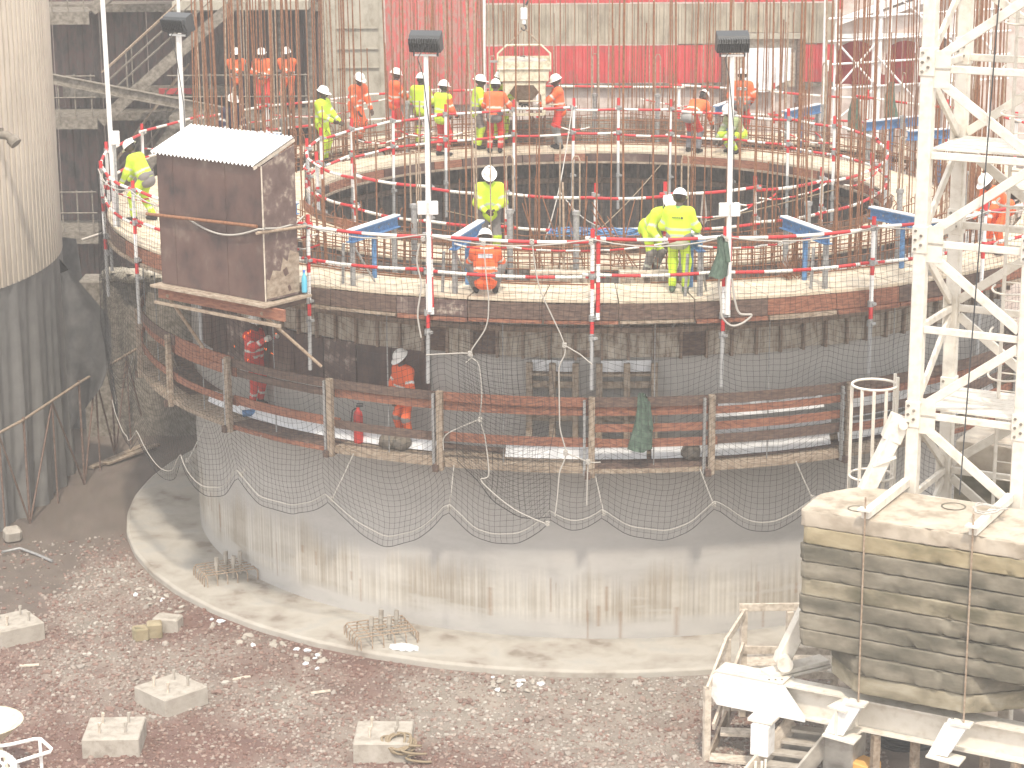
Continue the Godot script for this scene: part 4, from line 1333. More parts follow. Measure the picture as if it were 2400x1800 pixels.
# where a post stands: counted from the left along its near or far half
func place_word(az: float, list: Array) -> String:
	var near: bool = absf(az) <= 90.0
	var k := 0
	for a in list:
		if (absf(a) <= 90.0) == near and sin(deg_to_rad(a)) < sin(deg_to_rad(az)) - .0001: k += 1
	return "%s from the left on the %s half" % [ORD[mini(k, 14)], "near" if near else "far"]
func make_guard_rails() -> void:
	for ringn in 2:
		var list: Array = BAYS if ringn == 0 else INNER
		for az in list:
			var near: bool = az > -90 and az < 90
			var t := thing("scaffold_post", "banded scaffold post of the %s, %s" % ["outer deck edge" if ringn == 0 else "shaft guard", place_word(az, list)], "post", Vector3.ZERO, 0.0, "outer edge guard posts" if ringn == 0 else "inner edge guard posts")
			if ringn == 0: put("tube", painted_post(az, 10.15, H1 - 1.5, H1 + 1.22, H1 - .42, 0), M.paint, t)
			else: put("tube", painted_post(az, 5.96, H1 - 1.35, H1 + 1.27, H1 - .25, 0), M.paint, t)
			for y in ([H1 - .28, H1 - .62, H1 + .43, H1 + 1.03] if ringn == 0 else [H1 - .55, H1 + .47, H1 + 1.05]):
				if ringn == 1 or near or y > H1:
					var b := B.new()
					coupler(b, P(az, 10.14 if ringn == 0 else 5.96, y))
					put("coupler", b, M.galv, t)
			if ringn == 0 and abs(az) < 19 and near:      # doubled tube carrying the lamp poles
				put("second_tube", painted_post(az + .55, 10.16, H1 - .3, H1 + 1.1, H1 - .5, 1), M.paint, t)
	for ringn in 2:
		var list: Array = BAYS if ringn == 0 else INNER
		var r := 10.10 if ringn == 0 else 6.0
		for i in list.size():
			var a0: float = list[i]
			var a1: float = list[(i + 1) % list.size()]
			var c0 := a0
			if a1 < a0: a1 += 360.0
			for h in [1.03, .44]:
				var hh: float = H1 + h + rnd(-.03, .03)
				var t := put("guard_rail", rail(a0 - rnd(.3, 1.5), a1 + rnd(.3, 1.5), r + rnd(-.02, .02), hh, hh + rnd(-.035, .035)), M.paint)
				tag(t, "%s %s rail beside the post %s" % ["upper" if h > 1 else "lower", "outer" if ringn == 0 else "shaft", place_word(c0, list)], "rail", "%s guard rails" % ["outer" if ringn == 0 else "inner"])
	# loose red and white tape sagging between posts
	for i in 26:
		var ringn := 0 if i < 14 else 1
		var a0 := rnd(-95.0, 95.0) if i % 2 else rnd(100.0, 255.0)
		var w := rnd(7.0, 16.0)
		var r := 10.06 if ringn == 0 else 6.05
		var y := H1 + rnd(.55, 1.0)
		var red := Color(.55, .03, .035)
		var white := Color(.74, .72, .67)
		var pts := []
		var cols := []
		var n := int(deg_to_rad(w) * r / .13) + 2
		for k in n + 1:
			var f := float(k) / n
			pts.append(P(a0 + w * f, r - .02 + .04 * sin(f * 9.0), y - rnd(.10, .12) * 4.0 * f * (1.0 - f) + .1 * f))
			cols.append(red if (k / 2) % 2 else white)
		var b := B.new()
		b.tube(pts, .017, 5, cols)
		tag(put("barrier_tape", b, M.paint), "red and white tape sagging between posts of the %s guard" % ["outer", "shaft"][ringn], "tape", "sagging tapes of the %s guard" % ["outer", "shaft"][ringn])
func rail(a0: float, a1: float, r: float, y0: float, y1: float) -> B:
	var red := Color(.55, .03, .035)
	var white := Color(.74, .72, .67)
	var L := deg_to_rad(a1 - a0) * r
	var n := maxi(4, int(L / .16))
	var pts := []
	var cols := []
	var k := rng.randi() % 2
	var left := rnd(.2, .5)
	for i in n + 1:
		var f := float(i) / n
		pts.append(P(lerpf(a0, a1, f), r, lerpf(y0, y1, f) - .03 * sin(PI * f)))
		cols.append(red if k else white)
		left -= L / n
		if left < 0:
			k = 1 - k
			left = rnd(.32, .5)
	var b := B.new()
	b.tube(pts, .030, 6, cols)
	return b

# ---------------------------------------------------------------- lamp poles
func make_lamps() -> void:
	for q in [[-49.6, 10.0, 10.60, -.55, "left lamp: black floodlight on a white pole behind the dark booth"], [-17.9, 10.20, 10.58, -.2, "middle lamp: black ribbed floodlight seen from behind on a white pole"], [10.2, 10.20, 10.58, .06, "right lamp: black floodlight on a white pole before the doorway"], [72.0, 10.2, 11.2, .3, "far right lamp: black floodlight half hidden by the crane mast"]]:
		var t := thing("floodlight", q[4], "lamp", P(q[0], q[1], 0))
		var b := B.new()
		b.cyl(Vector3(0, H1 - .25, 0), Vector3(0, q[2], 0), .045, .04, 10); put("pole", b, M.white, t)
		b = B.new(); b.bx(Vector3(0, q[2] + .02, 0), Vector3(.36, .03, .06), q[3]); put("cross_bar", b, M.white, t)
		b = B.new()
		for s in [-1, 1]: b.box(Transform3D(Basis(Vector3.UP, q[3]), Vector3(0, q[2], 0)) * Transform3D(Basis(), Vector3(.2 * s, .1, 0)), Vector3(.02, .2, .05))
		put("bracket", b, M.lamp, t)
		var hd := Transform3D(Basis(Vector3.UP, q[3]) * Basis(Vector3(1, 0, 0), .30), Vector3(0, q[2] + .22, 0))
		b = B.new()
		var pr := PackedVector2Array([Vector2(-.10, -.13), Vector2(.13, -.16), Vector2(.13, .16), Vector2(-.04, .14), Vector2(-.13, .04)])
		b.prism(pr, hd * Transform3D(Basis(Vector3.UP, PI / 2), Vector3(-.26, 0, 0)), .52); put("housing", b, M.lamp, t)
		b = B.new()
		for k in 13: b.box(hd * Transform3D(Basis(), Vector3(-.24 + .04 * k, .02, .13)), Vector3(.012, .22, .07))
		put("cooling_fin", b, M.lamp, t)
		b = B.new(); b.box(hd * Transform3D(Basis(), Vector3(0, 0, -.137)), Vector3(.48, .28, .012)); put("front_glass", b, M.galv, t)
		b = B.new()
		b.tube([Vector3(.05, q[2] + .3, .12), Vector3(-.02, q[2] + .16, .16), Vector3(-.13, q[2] - .02, .1), Vector3(-.05, q[2] - .3, .05), Vector3(.05, q[2] - 1.2, .04), Vector3(.06, H1 + 1.6, .05)], .008, 4); put("cable", b, M.lamp, t)
		for sx in [-.1, .09]:
			b = B.new(); b.bx(Vector3(sx, H1 + 1.52, .07), Vector3(.15, .22, .09), .1, .01); put("junction_box", b, M.white, t)
	# bare white poles that rise out of the picture
	var labels := ["tall bare white pole by the left end of the ring, a box at its foot", "thin white pole among the rusty bars at the back left", "thin white pole left of the hanging concrete skip", "thin white pole right of the hall doorway", "white pole just left of the crane mast"]
	for q in [[-71.5, 10.0, .05, 0], [-113.0, 9.9, .045, 1], [-166.0, 9.9, .04, 2], [144.0, 9.9, .045, 3], [118.0, 9.7, .06, 4]]:
		var t := thing("white_pole", labels[q[3]], "pole", P(q[0], q[1], 0))
		var b := B.new()
		b.cyl(Vector3(0, H1 - .2, 0), Vector3(-.05 if q[3] == 0 else 0.0, 13.5, 0), q[2], q[2] * .9, 10); put("pole", b, M.white, t)
		if q[3] != 1 and q[3] != 2:
			b = B.new(); b.bx(Vector3(.09, H1 + 1.75, .06), Vector3(.16, .26, .1), .2, .01); put("junction_box", b, M.white, t)
			b = B.new(); b.cyl(Vector3(.07, H1 - .2, .06), Vector3(.07, H1 + 1.62, .06), .025, .025, 6); put("conduit", b, M.galv, t)

# ---------------------------------------------------------------- reinforcement
func bar_mesh(sd: int) -> ArrayMesh:
	var r2 := RandomNumberGenerator.new()
	r2.seed = sd
	var pts := []
	var ax := r2.randf_range(-.05, .05)
	var az := r2.randf_range(-.05, .05)
	for i in 6:
		var f := i / 5.0
		pts.append(Vector3(ax * f * f + .01 * sin(f * 5 + sd), f, az * f * f))
	var b := B.new()
	b.tube(pts, 1.0, 5)
	# radius scaled separately: points carry the sway, ring offsets the radius
	for i in b.v.size():
		var nn := b.n[i]
		var c := b.v[i]
		if abs(nn.y) < .9:
			b.v[i] = c - nn + nn * .011
		else:
			b.v[i] = Vector3(pts[5].x, 1.0, pts[5].z) + (c - Vector3(pts[5].x, 1.0, pts[5].z)) * .011
	return b.mesh()
func make_rebars() -> void:
	var ms := []
	for k in 6: ms.append(bar_mesh(k))
	var n := 0
	# [az from, az to, count, min height, max height, share of tall bars, label, group]
	var zones := [
		[-138.0, -94.0, 78, 4.2, 6.8, .92, "rusty upright bar in the dense cluster at the back left", "dense back left bars"],
		[-178.0, -140.0, 26, 1.0, 6.0, .55, "rusty upright bar at the back of the ring left of the skip", "back bars left of the skip"],
		[120.0, 180.0, 44, .9, 6.5, .6, "rusty upright bar at the back of the ring before the red cladding", "back bars before the red cladding"],
		[64.0, 118.0, 46, 2.0, 6.8, .85, "rusty upright bar at the right end of the ring by the crane", "right end bars by the crane"],
		[-90.0, -30.0, 24, 1.0, 5.6, .45, "rusty upright bar on the ring right of the dark booth", "front left bars"],
		[-30.0, 22.0, 30, .9, 7.0, .72, "rusty upright bar at the front of the ring among the workers", "front bars"],
		[22.0, 62.0, 32, 1.2, 7.0, .75, "rusty upright bar at the front right of the ring", "front right bars"]]
	for z in zones:
		for i in z[2]:
			var az: float = lerpf(z[0], z[1], (i + rnd(-.35, .35)) / z[2])
			var r := 7.68 if rng.randf() < .45 else 8.25
			var tall: bool = rng.randf() < z[5]
			var h := rnd(lerpf(z[3], z[4], .6), z[4]) if tall else rnd(z[3], lerpf(z[3], z[4], .4))
			if az > -46 and az < -30 and tall: h = rnd(1.0, 2.5)
			var o := MeshInstance3D.new()
			o.mesh = ms[n % 6]
			o.material_override = M.rust_pale if rng.randf() < .22 else M.rust
			o.name = numbered("rebar", self)
			add_child(o, true)
			o.position = P(az, r + rnd(-.05, .05), 6.2)
			var thick := rnd(1.0, 1.5) if rng.randf() < .8 else rnd(1.6, 2.0)
			o.rotation = Vector3(rnd(-.012, .012), rnd(0, 6), rnd(-.012, .012))
			o.scale = Vector3(thick, h + .38, thick)
			var look := "%s %s %s" % ["tall" if h > 3.0 else "short", "stout" if thick > 1.55 else "thin", "dusty" if o.material_override == M.rust_pale else "rusty"]
			tag(o, z[6].replace("rusty", look), "rebar", "%s %s" % [look, z[7]])
			n += 1
	# horizontal hoops and short ties of the cage, standing out of the wall
	var t := thing("rebar_cage", "rusty cage of hoops and short ties standing out of the wall top", "reinforcement")
	for q in [[7.66, .10], [7.66, .30], [7.66, .52], [8.28, .12], [8.28, .34], [8.28, .56], [8.0, .2], [7.3, .12], [7.3, .36], [7.3, .55]]:
		var b := B.new()
		var pts := []
		for i in 121: pts.append(P(i * 3.0, q[0] + rnd(-.02, .02), H1 + q[1] + rnd(-.025, .025)))
		b.tube(pts, .010, 4); put("hoop", b, M.rust, t)
	var b := B.new()
	for i in 540:
		var az := i * 0.6667 + rnd(-.4, .4)
		var r: float = [7.3, 8.28, 7.66][i % 3]
		if az > 338.0 and rng.randf() < .6 or az < 10.0 and rng.randf() < .6: continue
		var h := rnd(.45, .95)
		var p := P(az, r, 6.2)
		var q := P(az + rnd(-.4, .4), r + rnd(-.04, .04), H1 + h)
		b.cyl(p, q, .010, .010, 4, false)
		if rng.randf() < .5:
			var hk := q + P(az, 1, 0) * (.12 if r < 8 else -.12) + Vector3(0, .03, 0)
			b.tube([q, q.lerp(hk, .5) + Vector3(0, .05, 0), hk, hk + Vector3(0, -.07, 0)], .010, 4)
	var sm := put("short_tie", b, M.rust, t)
	sm.set_meta("kind", "stuff")
	# farther bars past the counted ones, joined
	b = B.new()
	for i in 150:
		var az := rnd(62.0, 215.0) if i < 120 else rnd(-20.0, 60.0)
		var p := P(az, rnd(7.55, 8.35), 6.2)
		b.cyl(p, p + Vector3(rnd(-.08, .08), rnd(1.2, 6.6), rnd(-.05, .05)), .010, .010, 4, false)
	sm = put("rebar_thicket", b, M.rust)
	tag(sm, "thicket of further thin rusty bars at the back and right of the ring", "rebar")
	sm.set_meta("kind", "stuff")
	# leaning loose bars inside the front of the shaft
	for q in [[-10.5, 6.6, .5], [-9.4, 6.8, .8], [-8.6, 6.5, -.3], [-5.2, 6.7, .2], [-4.6, 6.9, -.4], [-3.9, 6.5, .6], [1.6, 6.7, 1.2], [2.4, 6.6, 1.4], [3.0, 6.8, 1.0], [3.5, 6.9, 1.5], [1.0, 6.6, -.7], [5.0, 6.7, -.8], [-6.4, 6.7, .9], [-7.2, 6.9, -.6]]:
		b = B.new()
		var p := P(q[0], q[1] + .6, H1 + .01)
		b.cyl(p, p + Vector3(-.45 * q[2], rnd(.8, 1.3), -.3), .011, .011, 5)
		tag(put("leaning_bar", b, M.rust), "loose rusty bar leaning at the front edge of the shaft", "rebar", "loose bars leaning at the front of the shaft")
	# bundle of wire and offcuts on the right of the deck
	b = B.new()
	for i in 60:
		var p := P(20.5 + rnd(-1.6, 1.6), 8.75 + rnd(0, .4), H1 + .02)
		b.cyl(p, p + Vector3(rnd(-.25, .25), rnd(.05, .42), rnd(-.2, .2)), .007, .007, 4, false)
	tag(put("wire_offcuts", b, M.rust), "tangled heap of rusty wire offcuts on the deck at right", "wire")
	# stacked bars lying on the far and left deck
	for q in [[-46.0, -5.0, 8.75, .02], [-44.0, -6.0, 8.82, .04], [-40.0, -3.0, 8.9, .02], [4.0, 46.0, 8.78, .02], [8.0, 44.0, 8.86, .04], [130.0, 215.0, 7.2, .05], [135.0, 220.0, 7.1, .02]]:
		b = B.new()
		var pts := []
		for i in 31: pts.append(P(lerpf(q[0], q[1], i / 30.0), q[2] + rnd(-.02, .02), H1 + q[3]))
		b.tube(pts, .014, 5)
		tag(put("lying_bar", b, M.rust), "rusty curved bar lying along the deck beside the wall", "rebar", "curved bars lying on the deck")
	# grey jack tubes with hairpin rods between the wall faces
	for az in [-120.0, -104.0, -60.0, -26.0, -13.0, -4.6, 9.0, 26.0, 42.0, 60.0, 118.0, 136.0, 152.0, 167.0, 178.0, -164.0, -148.0]:
		var j := thing("climbing_jack", "grey climbing jack tube with hairpin rods standing over the wall", "jack", P(az, 7.95, 0), deg_to_rad(az), "climbing jacks over the wall")
		b = B.new(); b.cyl(Vector3(0, 6.2, 0), Vector3(0, H1 + 1.05, 0), .055, .055, 10); put("cylinder", b, M.galv, j)
		b = B.new(); b.cyl(Vector3(0, H1 + 1.05, 0), Vector3(0, H1 + 1.12, 0), .075, .075, 10); put("head", b, M.galv, j)
		b = B.new(); b.tube([Vector3(-.06, H1 + 1.1, 0), Vector3(-.06, H1 + 2.0, 0), Vector3(-.03, H1 + 2.07, 0), Vector3(.03, H1 + 2.07, 0), Vector3(.06, H1 + 2.0, 0), Vector3(.06, H1 + 1.1, 0)], .016, 6); put("hairpin_rod", b, M.rust_pale, j)

# ---------------------------------------------------------------- blue yoke beams
func make_yokes() -> void:
	var words := {-43: "beside the booth's right wall", -27: "left of the middle lamp pole", -16: "right of the middle lamp pole", 8: "behind the two workers in yellow", 21: "left of the crane, nearest the camera", 34: "right end of the near deck, half behind the mast", 109: "far right by the green jackets", 122: "far right before the scaffold", 141: "right of the bent orange worker", 155: "left of the bent orange worker", -111: "back left below the three orange workers", -100: "back left behind the booth roof"}
	for az in words:
		var t := thing("yoke_beam", "blue steel yoke beam across the wall on grey legs, %s" % words[az], "beam")
		var b := B.new()
		var near: bool = abs(az) < 90
		var r0 := 7.3 if not near else 8.30
		var r1 := 8.9 if not near else 9.95
		var y := H1 + .86
		b.ibeam(P(az, r0, y), P(az, r1, y), .14, .20, .018); put("beam", b, M.blue, t)
		b = B.new(); b.bar(P(az, r0, y + .115), P(az, r1, y + .115), .13, .02); put("top_plate", b, M.sheet, t)
		for r in [r0 + .12, r1 - .1]:
			b = B.new(); b.cyl(P(az, r, 6.3 if r < 8.6 and r > 7.4 else H1), P(az, r, y - .1), .05, .05, 8); put("leg", b, M.galv, t)
		b = B.new(); b.cyl(P(az, (r0 + r1) * .5, H1 if r1 > 9 else 6.3), P(az, (r0 + r1) * .5, y - .1), .045, .045, 8); put("blue_leg", b, M.blue, t)
		b = B.new(); b.cyl(P(az, r1 - .12, y - .15), P(az + 1.2, r1 - .5, H1), .02, .02, 6); put("brace", b, M.galv, t)
		b = B.new(); b.cyl(P(az - 1.2, r1 - .15, y - .15), P(az - 1.4, r1 - .15, H1), .03, .03, 6); put("prop", b, M.galv, t)
		for k in 4:
			b = B.new()
			var c := P(az, lerpf(r0, r1, .2 + .2 * k), y)
			var sd := P(az + 90, 1, 0)
			b.cyl(c - sd * .02, c + sd * .02, .018, .018, 6); put("bolt", b, M.galv, t)
	# blue hose bundle down in the shaft
	for s in 2:
		var b := B.new()
		var pts := []
		var c := [Vector3(-.68, H1 + .42, 6.2), Vector3(.15, H1 + .42, 6.3)][s] as Vector3
		for i in 60: pts.append(c + Vector3(.34 * cos(i * .7) + .1 * sin(i * .31), .05 * sin(i * 1.3), .2 * sin(i * .7)))
		b.tube(pts, .014, 5)
		tag(put("blue_hose", b, M.blue), "%s blue hose coil slung over the near edge of the shaft" % ["left", "right"][s], "hose")

# ---------------------------------------------------------------- dark plywood booth with a white roof
func make_booth() -> void:
	var fl := Vector3(-7.82, 0, 8.18)
	var fr := Vector3(-5.89, 0, 9.72)
	var u := (fr - fl).normalized()
	var w := Vector3(u.z, 0, -u.x)          # towards the back right
	var L := (fr - fl).length()
	var D := .80
	var y0 := 6.52
	var t := thing("site_booth", "dark brown plywood booth with white corrugated roof overhanging the deck", "booth")
	var bw := Basis(u, Vector3.UP, -w)
	# front wall of five ply sheets, side wall of two
	for k in 5:
		var b := B.new()
		var g := PackedVector2Array()
		var xa: float = L * [0.0, .15, .43, .66, .82][k] + .004
		var xb: float = L * [.15, .43, .66, .82, 1.0][k]
		g.append(Vector2(xa, y0)); g.append(Vector2(xb, y0)); g.append(Vector2(xb, 8.79)); g.append(Vector2(xa, 8.79))
		b.prism(g, Transform3D(bw, fl + w * (.004 * (k % 2))), -.02); put("front_sheet", b, M.film, t)
	for q in [[0.0, D, y0, 7.35, M.film2], [0.0, D, 7.352, 8.79, M.film2]]:
		var b := B.new()
		var g := PackedVector2Array([Vector2(q[0] + .02, q[2]), Vector2(q[1], q[2]), Vector2(q[1], q[3] + (.27 if q[3] > 8 else 0.0)), Vector2(q[0] + .02, q[3])])
		b.prism(g, Transform3D(Basis(w, Vector3.UP, u), fr), .02); put("side_sheet", b, q[4], t)
	# bare patch where the film has peeled off the lower side sheet
	var b := B.new()
	var patch := PackedVector2Array([Vector2(.03, 6.56), Vector2(.82, 6.56), Vector2(.83, 7.22), Vector2(.62, 7.3), Vector2(.55, 7.12), Vector2(.45, 7.2), Vector2(.38, 6.98), Vector2(.2, 7.02), Vector2(.12, 6.86), Vector2(.05, 6.9)])
	b.prism(patch, Transform3D(Basis(w, Vector3.UP, u), fr + u * .021), .003); put("bare_patch", b, M.wood, t)
	for q in [[.5, 6.95, .1, .13], [.58, 6.66, .06, .1]]:
		b = B.new(); b.box(Transform3D(Basis(w, Vector3.UP, u) * Basis(Vector3(0, 0, 1), .4), fr + u * .0255 + w * q[0] + Vector3(0, q[1], 0)), Vector3(q[2], q[3], .004)); put("film_scrap", b, M.film, t)
	for q in [[fl + w * D, fr + w * D], [fl, fl + w * D]]:
		b = B.new(); b.bar(q[0] + Vector3(0, (y0 + 8.8) * .5, 0), q[1] + Vector3(0, (y0 + 8.8) * .5, 0), .02, 8.8 - y0); put("back_sheet", b, M.film, t)
	b = B.new(); b.cyl(fr + u * .03 + Vector3(0, y0, 0), fr + u * .03 + Vector3(0, 8.8, 0), .014, .014, 6); put("corner_batten", b, M.pale_wood, t)
	# corrugated roof
	var e0 := fl - w * .08 - u * .07 + Vector3(0, 8.81, 0)
	var sl := (w * .98 + Vector3(0, .36, 0))
	var rows := []
	for j in 4:
		var row := []
		for i in 161:
			row.append(e0 + u * (L + .02) * (i / 160.0) + sl * (j / 3.0) + Vector3(0, .022 * cos(i / 160.0 * TAU * 27.0), 0))
		rows.append(row)
	b = B.new(); b.grid(rows)
	var m2 := []
	for r in rows:
		var row := []
		for p in r: row.append(p - Vector3(0, .006, 0))
		m2.append(row)
	b.grid(m2); put("roof_sheet", b, M.roof, t)
	b = B.new(); b.bar(e0 + u * (L + .0) + Vector3(0, -.05, 0), e0 + u * (L + .0) + sl + Vector3(0, -.05, 0), .02, .05); put("verge_batten", b, M.pale_wood, t)
	# floor carrier sticking out past the deck
	var c := thing("booth_carrier", "reddish timber carrier under the dark booth, jutting past the deck", "carrier")
	for k in 2:
		b = B.new(); b.bar(fl - w * (.12 - .16 * k) - u * .12 + Vector3(0, y0 - .03, 0), fr - w * (.12 - .16 * k) + u * .14 + Vector3(0, y0 - .03, 0), .15, .045, .004); put("floor_plank", b, M.wood, c)
	b = B.new(); b.bar(fr + u * .12 - w * .2 + Vector3(0, y0 - .035, 0), fr + u * .12 + w * .95 + Vector3(0, y0 - .035, 0), .14, .045, .004); put("side_plank", b, M.wood, c)
	for q in [[-.16, .14, .20, M.red_wood], [-.05, .30, .05, M.wood]]:
		b = B.new(); b.bar(fl - w * (.12 + q[0]) - u * .14 + Vector3(0, y0 - q[1] - .04, 0), fr - w * (.12 + q[0]) + u * .42 + Vector3(0, y0 - q[1] - .05, 0), .06, q[2], .004); put("carrier_beam", b, q[3], c)
	b = B.new(); b.box(Transform3D(bw, fl + u * L * .5 + w * .5 + Vector3(0, y0 - .12, 0)), Vector3(L + .1, .12, .9)); put("joist", b, M.dark_wood, c)
	for q in [[.1, -1.3], [L - .1, -1.2]]:
		b = B.new(); b.cyl(fl + u * q[0] + Vector3(0, y0 - .2, 0), fl + u * (q[0] + (.6 if q[0] > 1 else 0.0)) + w * .8 + Vector3(0, y0 + q[1], 0), .03, .03, 6); put("raker", b, M.rust_pale, c)
	# rail tube round the booth and bottle at its foot
	b = B.new(); b.cyl(fl - w * .07 - u * .25 + Vector3(0, 7.72, 0), fr - w * .07 - u * .05 + Vector3(0, 7.80, 0), .03, .03, 8); tag(put("rail_tube", b, M.rust), "rusty tube lashed across the front of the dark booth", "rail")
	b = B.new(); b.cyl(fr + u * .07 - w * .2 + Vector3(0, 7.72, 0), fr + u * .07 + w * .95 + Vector3(0, 7.66, 0), .028, .028, 8); tag(put("rail_tube", b, M.rust_pale), "short pale rusty tube along the booth's right wall", "rail")
	var bt := thing("water_bottle", "blue water bottle hanging at the booth's right wall by the deck", "bottle", fr + w * .86 + u * .1 + Vector3(0, y0 + .02, 0))
	b = B.new(); b.lathe([Vector2(.001, 0), Vector2(.045, .0), Vector2(.05, .02), Vector2(.05, .2), Vector2(.04, .27), Vector2(.018, .33), Vector2(.018, .36), Vector2(.001, .36)], Transform3D(), 12)
	put("bottle", b, mat(.12, .45, .62, .2), bt)
	b = B.new(); b.cyl(Vector3(0, .35, 0), Vector3(0, .39, 0), .022, .022, 10); put("cap", b, mat(.1, .2, .6, .4), bt)

# ---------------------------------------------------------------- concrete skip on the crane hook
func make_bucket() -> void:
	var o := Vector3(-1.44, 0, -6.75)
	var t := thing("concrete_skip", "cream concrete skip with arched legs hanging over the far ring", "skip", o)
	var b := B.new()
	var y := 8.68
	# square hopper: rim, body, tapering funnel
	for q in [[.60, .60, y - .16, y, .60, .60], [.57, .57, y - .46, y - .16, .58, .58]]:
		var k0 := Vector2(q[0], q[1])
		var k1 := Vector2(q[4], q[5])
		for s in 4:
			var d := Vector3(0, 0, 1).rotated(Vector3.UP, s * PI / 2)
			var e := Vector3(1, 0, 0).rotated(Vector3.UP, s * PI / 2)
			b.face([d * k0.x - e * k0.y + Vector3(0, q[2], 0), d * k0.x + e * k0.y + Vector3(0, q[2], 0), d * k1.x + e * k1.y + Vector3(0, q[3], 0), d * k1.x - e * k1.y + Vector3(0, q[3], 0)], d)
	put("hopper", b, M.cream, t)
	b = B.new(); b.bx(Vector3(0, y - .17, 0), Vector3(1.24, .04, 1.24), 0, .008); put("hopper_band", b, M.cream, t)
	b = B.new(); b.lathe([Vector2(.78, y - .46), Vector2(.5, y - .75), Vector2(.2, y - 1.02), Vector2(.13, y - 1.1)], Transform3D(Basis(Vector3.UP, PI / 4), Vector3.ZERO), 4); put("funnel", b, M.wood, t)
	# concrete heaped inside
	b = B.new()
	var rows := []
	for j in 7:
		var row := []
		for i in 17:
			var r := .57 * j / 6.0
			row.append(Vector3(r * cos(TAU * i / 16), y - .04 + .11 * (1.0 - j / 6.0) + .012 * sin(i * 2.1 + j * 3.0), r * sin(TAU * i / 16)))
		rows.append(row)
	b.grid(rows); put("concrete_fill", b, M.concrete, t)
	# legs with arched plates
	for s in [-1, 1]:
		var g := PackedVector2Array([Vector2(-.50, y - 1.26), Vector2(-.42, y - 1.26), Vector2(-.40, y - .80), Vector2(-.22, y - .56), Vector2(.22, y - .56), Vector2(.40, y - .80), Vector2(.42, y - 1.26), Vector2(.50, y - 1.26), Vector2(.50, y - .47), Vector2(-.50, y - .47)])
		b = B.new(); b.prism(g, Transform3D(Basis(), Vector3(0, 0, .5 * s)), .03); put("leg_frame", b, M.cream, t)
	for q in [[-.46, .5, .46, .5], [-.46, -.46, .46, -.46], [-.46, -.46, -.46, .5], [.46, -.46, .46, .5]]:
		b = B.new(); b.bar(Vector3(q[0], y - 1.25, q[1]), Vector3(q[2], y - 1.25, q[3]), .07, .06); put("skid", b, M.cream, t)
	b = B.new()
	for i in 9:
		b.cyl(Vector3(0, y - 1.02, .1), Vector3(0, y - 1.02, .1) + Vector3(.14 * cos(i * .7), .14 * sin(i * .7), .04), .02, .02, 5)
	put("gate_wheel", b, M.dark, t)
	for x in [-.12, .3]:
		b = B.new(); b.cyl(Vector3(x, y - .98 - x * .2, .35), Vector3(x + .5, y - .96 - x * .2, .5), .018, .018, 6); put("gate_lever", b, M.cream, t)
	# bail and hook
	b = B.new()
	b.tube([Vector3(-.62, y - .3, 0), Vector3(-.62, y + .12, 0), Vector3(-.40, y + .32, 0), Vector3(.40, y + .32, 0), Vector3(.62, y + .12, 0), Vector3(.62, y - .3, 0)], .025, 8); put("bail", b, M.cream, t)
	b = B.new(); b.cyl(Vector3(-.38, y + .32, 0), Vector3(-.02, y + .70, 0), .02, .02, 6); put("sling", b, M.rust_pale, t)
	b = B.new(); b.cyl(Vector3(.58, y + .14, 0), Vector3(.02, y + .70, 0), .02, .02, 6); put("sling", b, M.rust_pale, t)
	b = B.new(); b.bx(Vector3(-.72, y - .06, 0), Vector3(.2, .05, .05)); put("side_lug", b, M.galv, t)
	var h := thing("hook_block", "white crane hook block with dark hook above the skip", "hook", o)
	b = B.new(); b.bx(Vector3(0, y + 1.05, 0), Vector3(.15, .28, .12), .2, .02); put("block", b, M.white, h)
	b = B.new(); b.bx(Vector3(0, y + .86, 0), Vector3(.09, .12, .09), .3, .02); put("swivel", b, M.white, h)
	b = B.new(); b.tube([Vector3(0, y + .82, 0), Vector3(.05, y + .76, 0), Vector3(.05, y + .70, 0), Vector3(0, y + .66, 0), Vector3(-.05, y + .69, 0), Vector3(-.05, y + .73, 0)], .02, 8); put("hook", b, M.lamp, h)
	b = B.new(); b.cyl(Vector3(0, y + 1.18, 0), Vector3(.1, 16.0, 0), .014, .014, 6); put("rope", b, M.lamp, h)
	b = B.new(); b.bar(Vector3(.05, y + 1.25, 0), Vector3(.2, y + 1.5, 0), .05, .05); put("shackle", b, M.lamp, h)

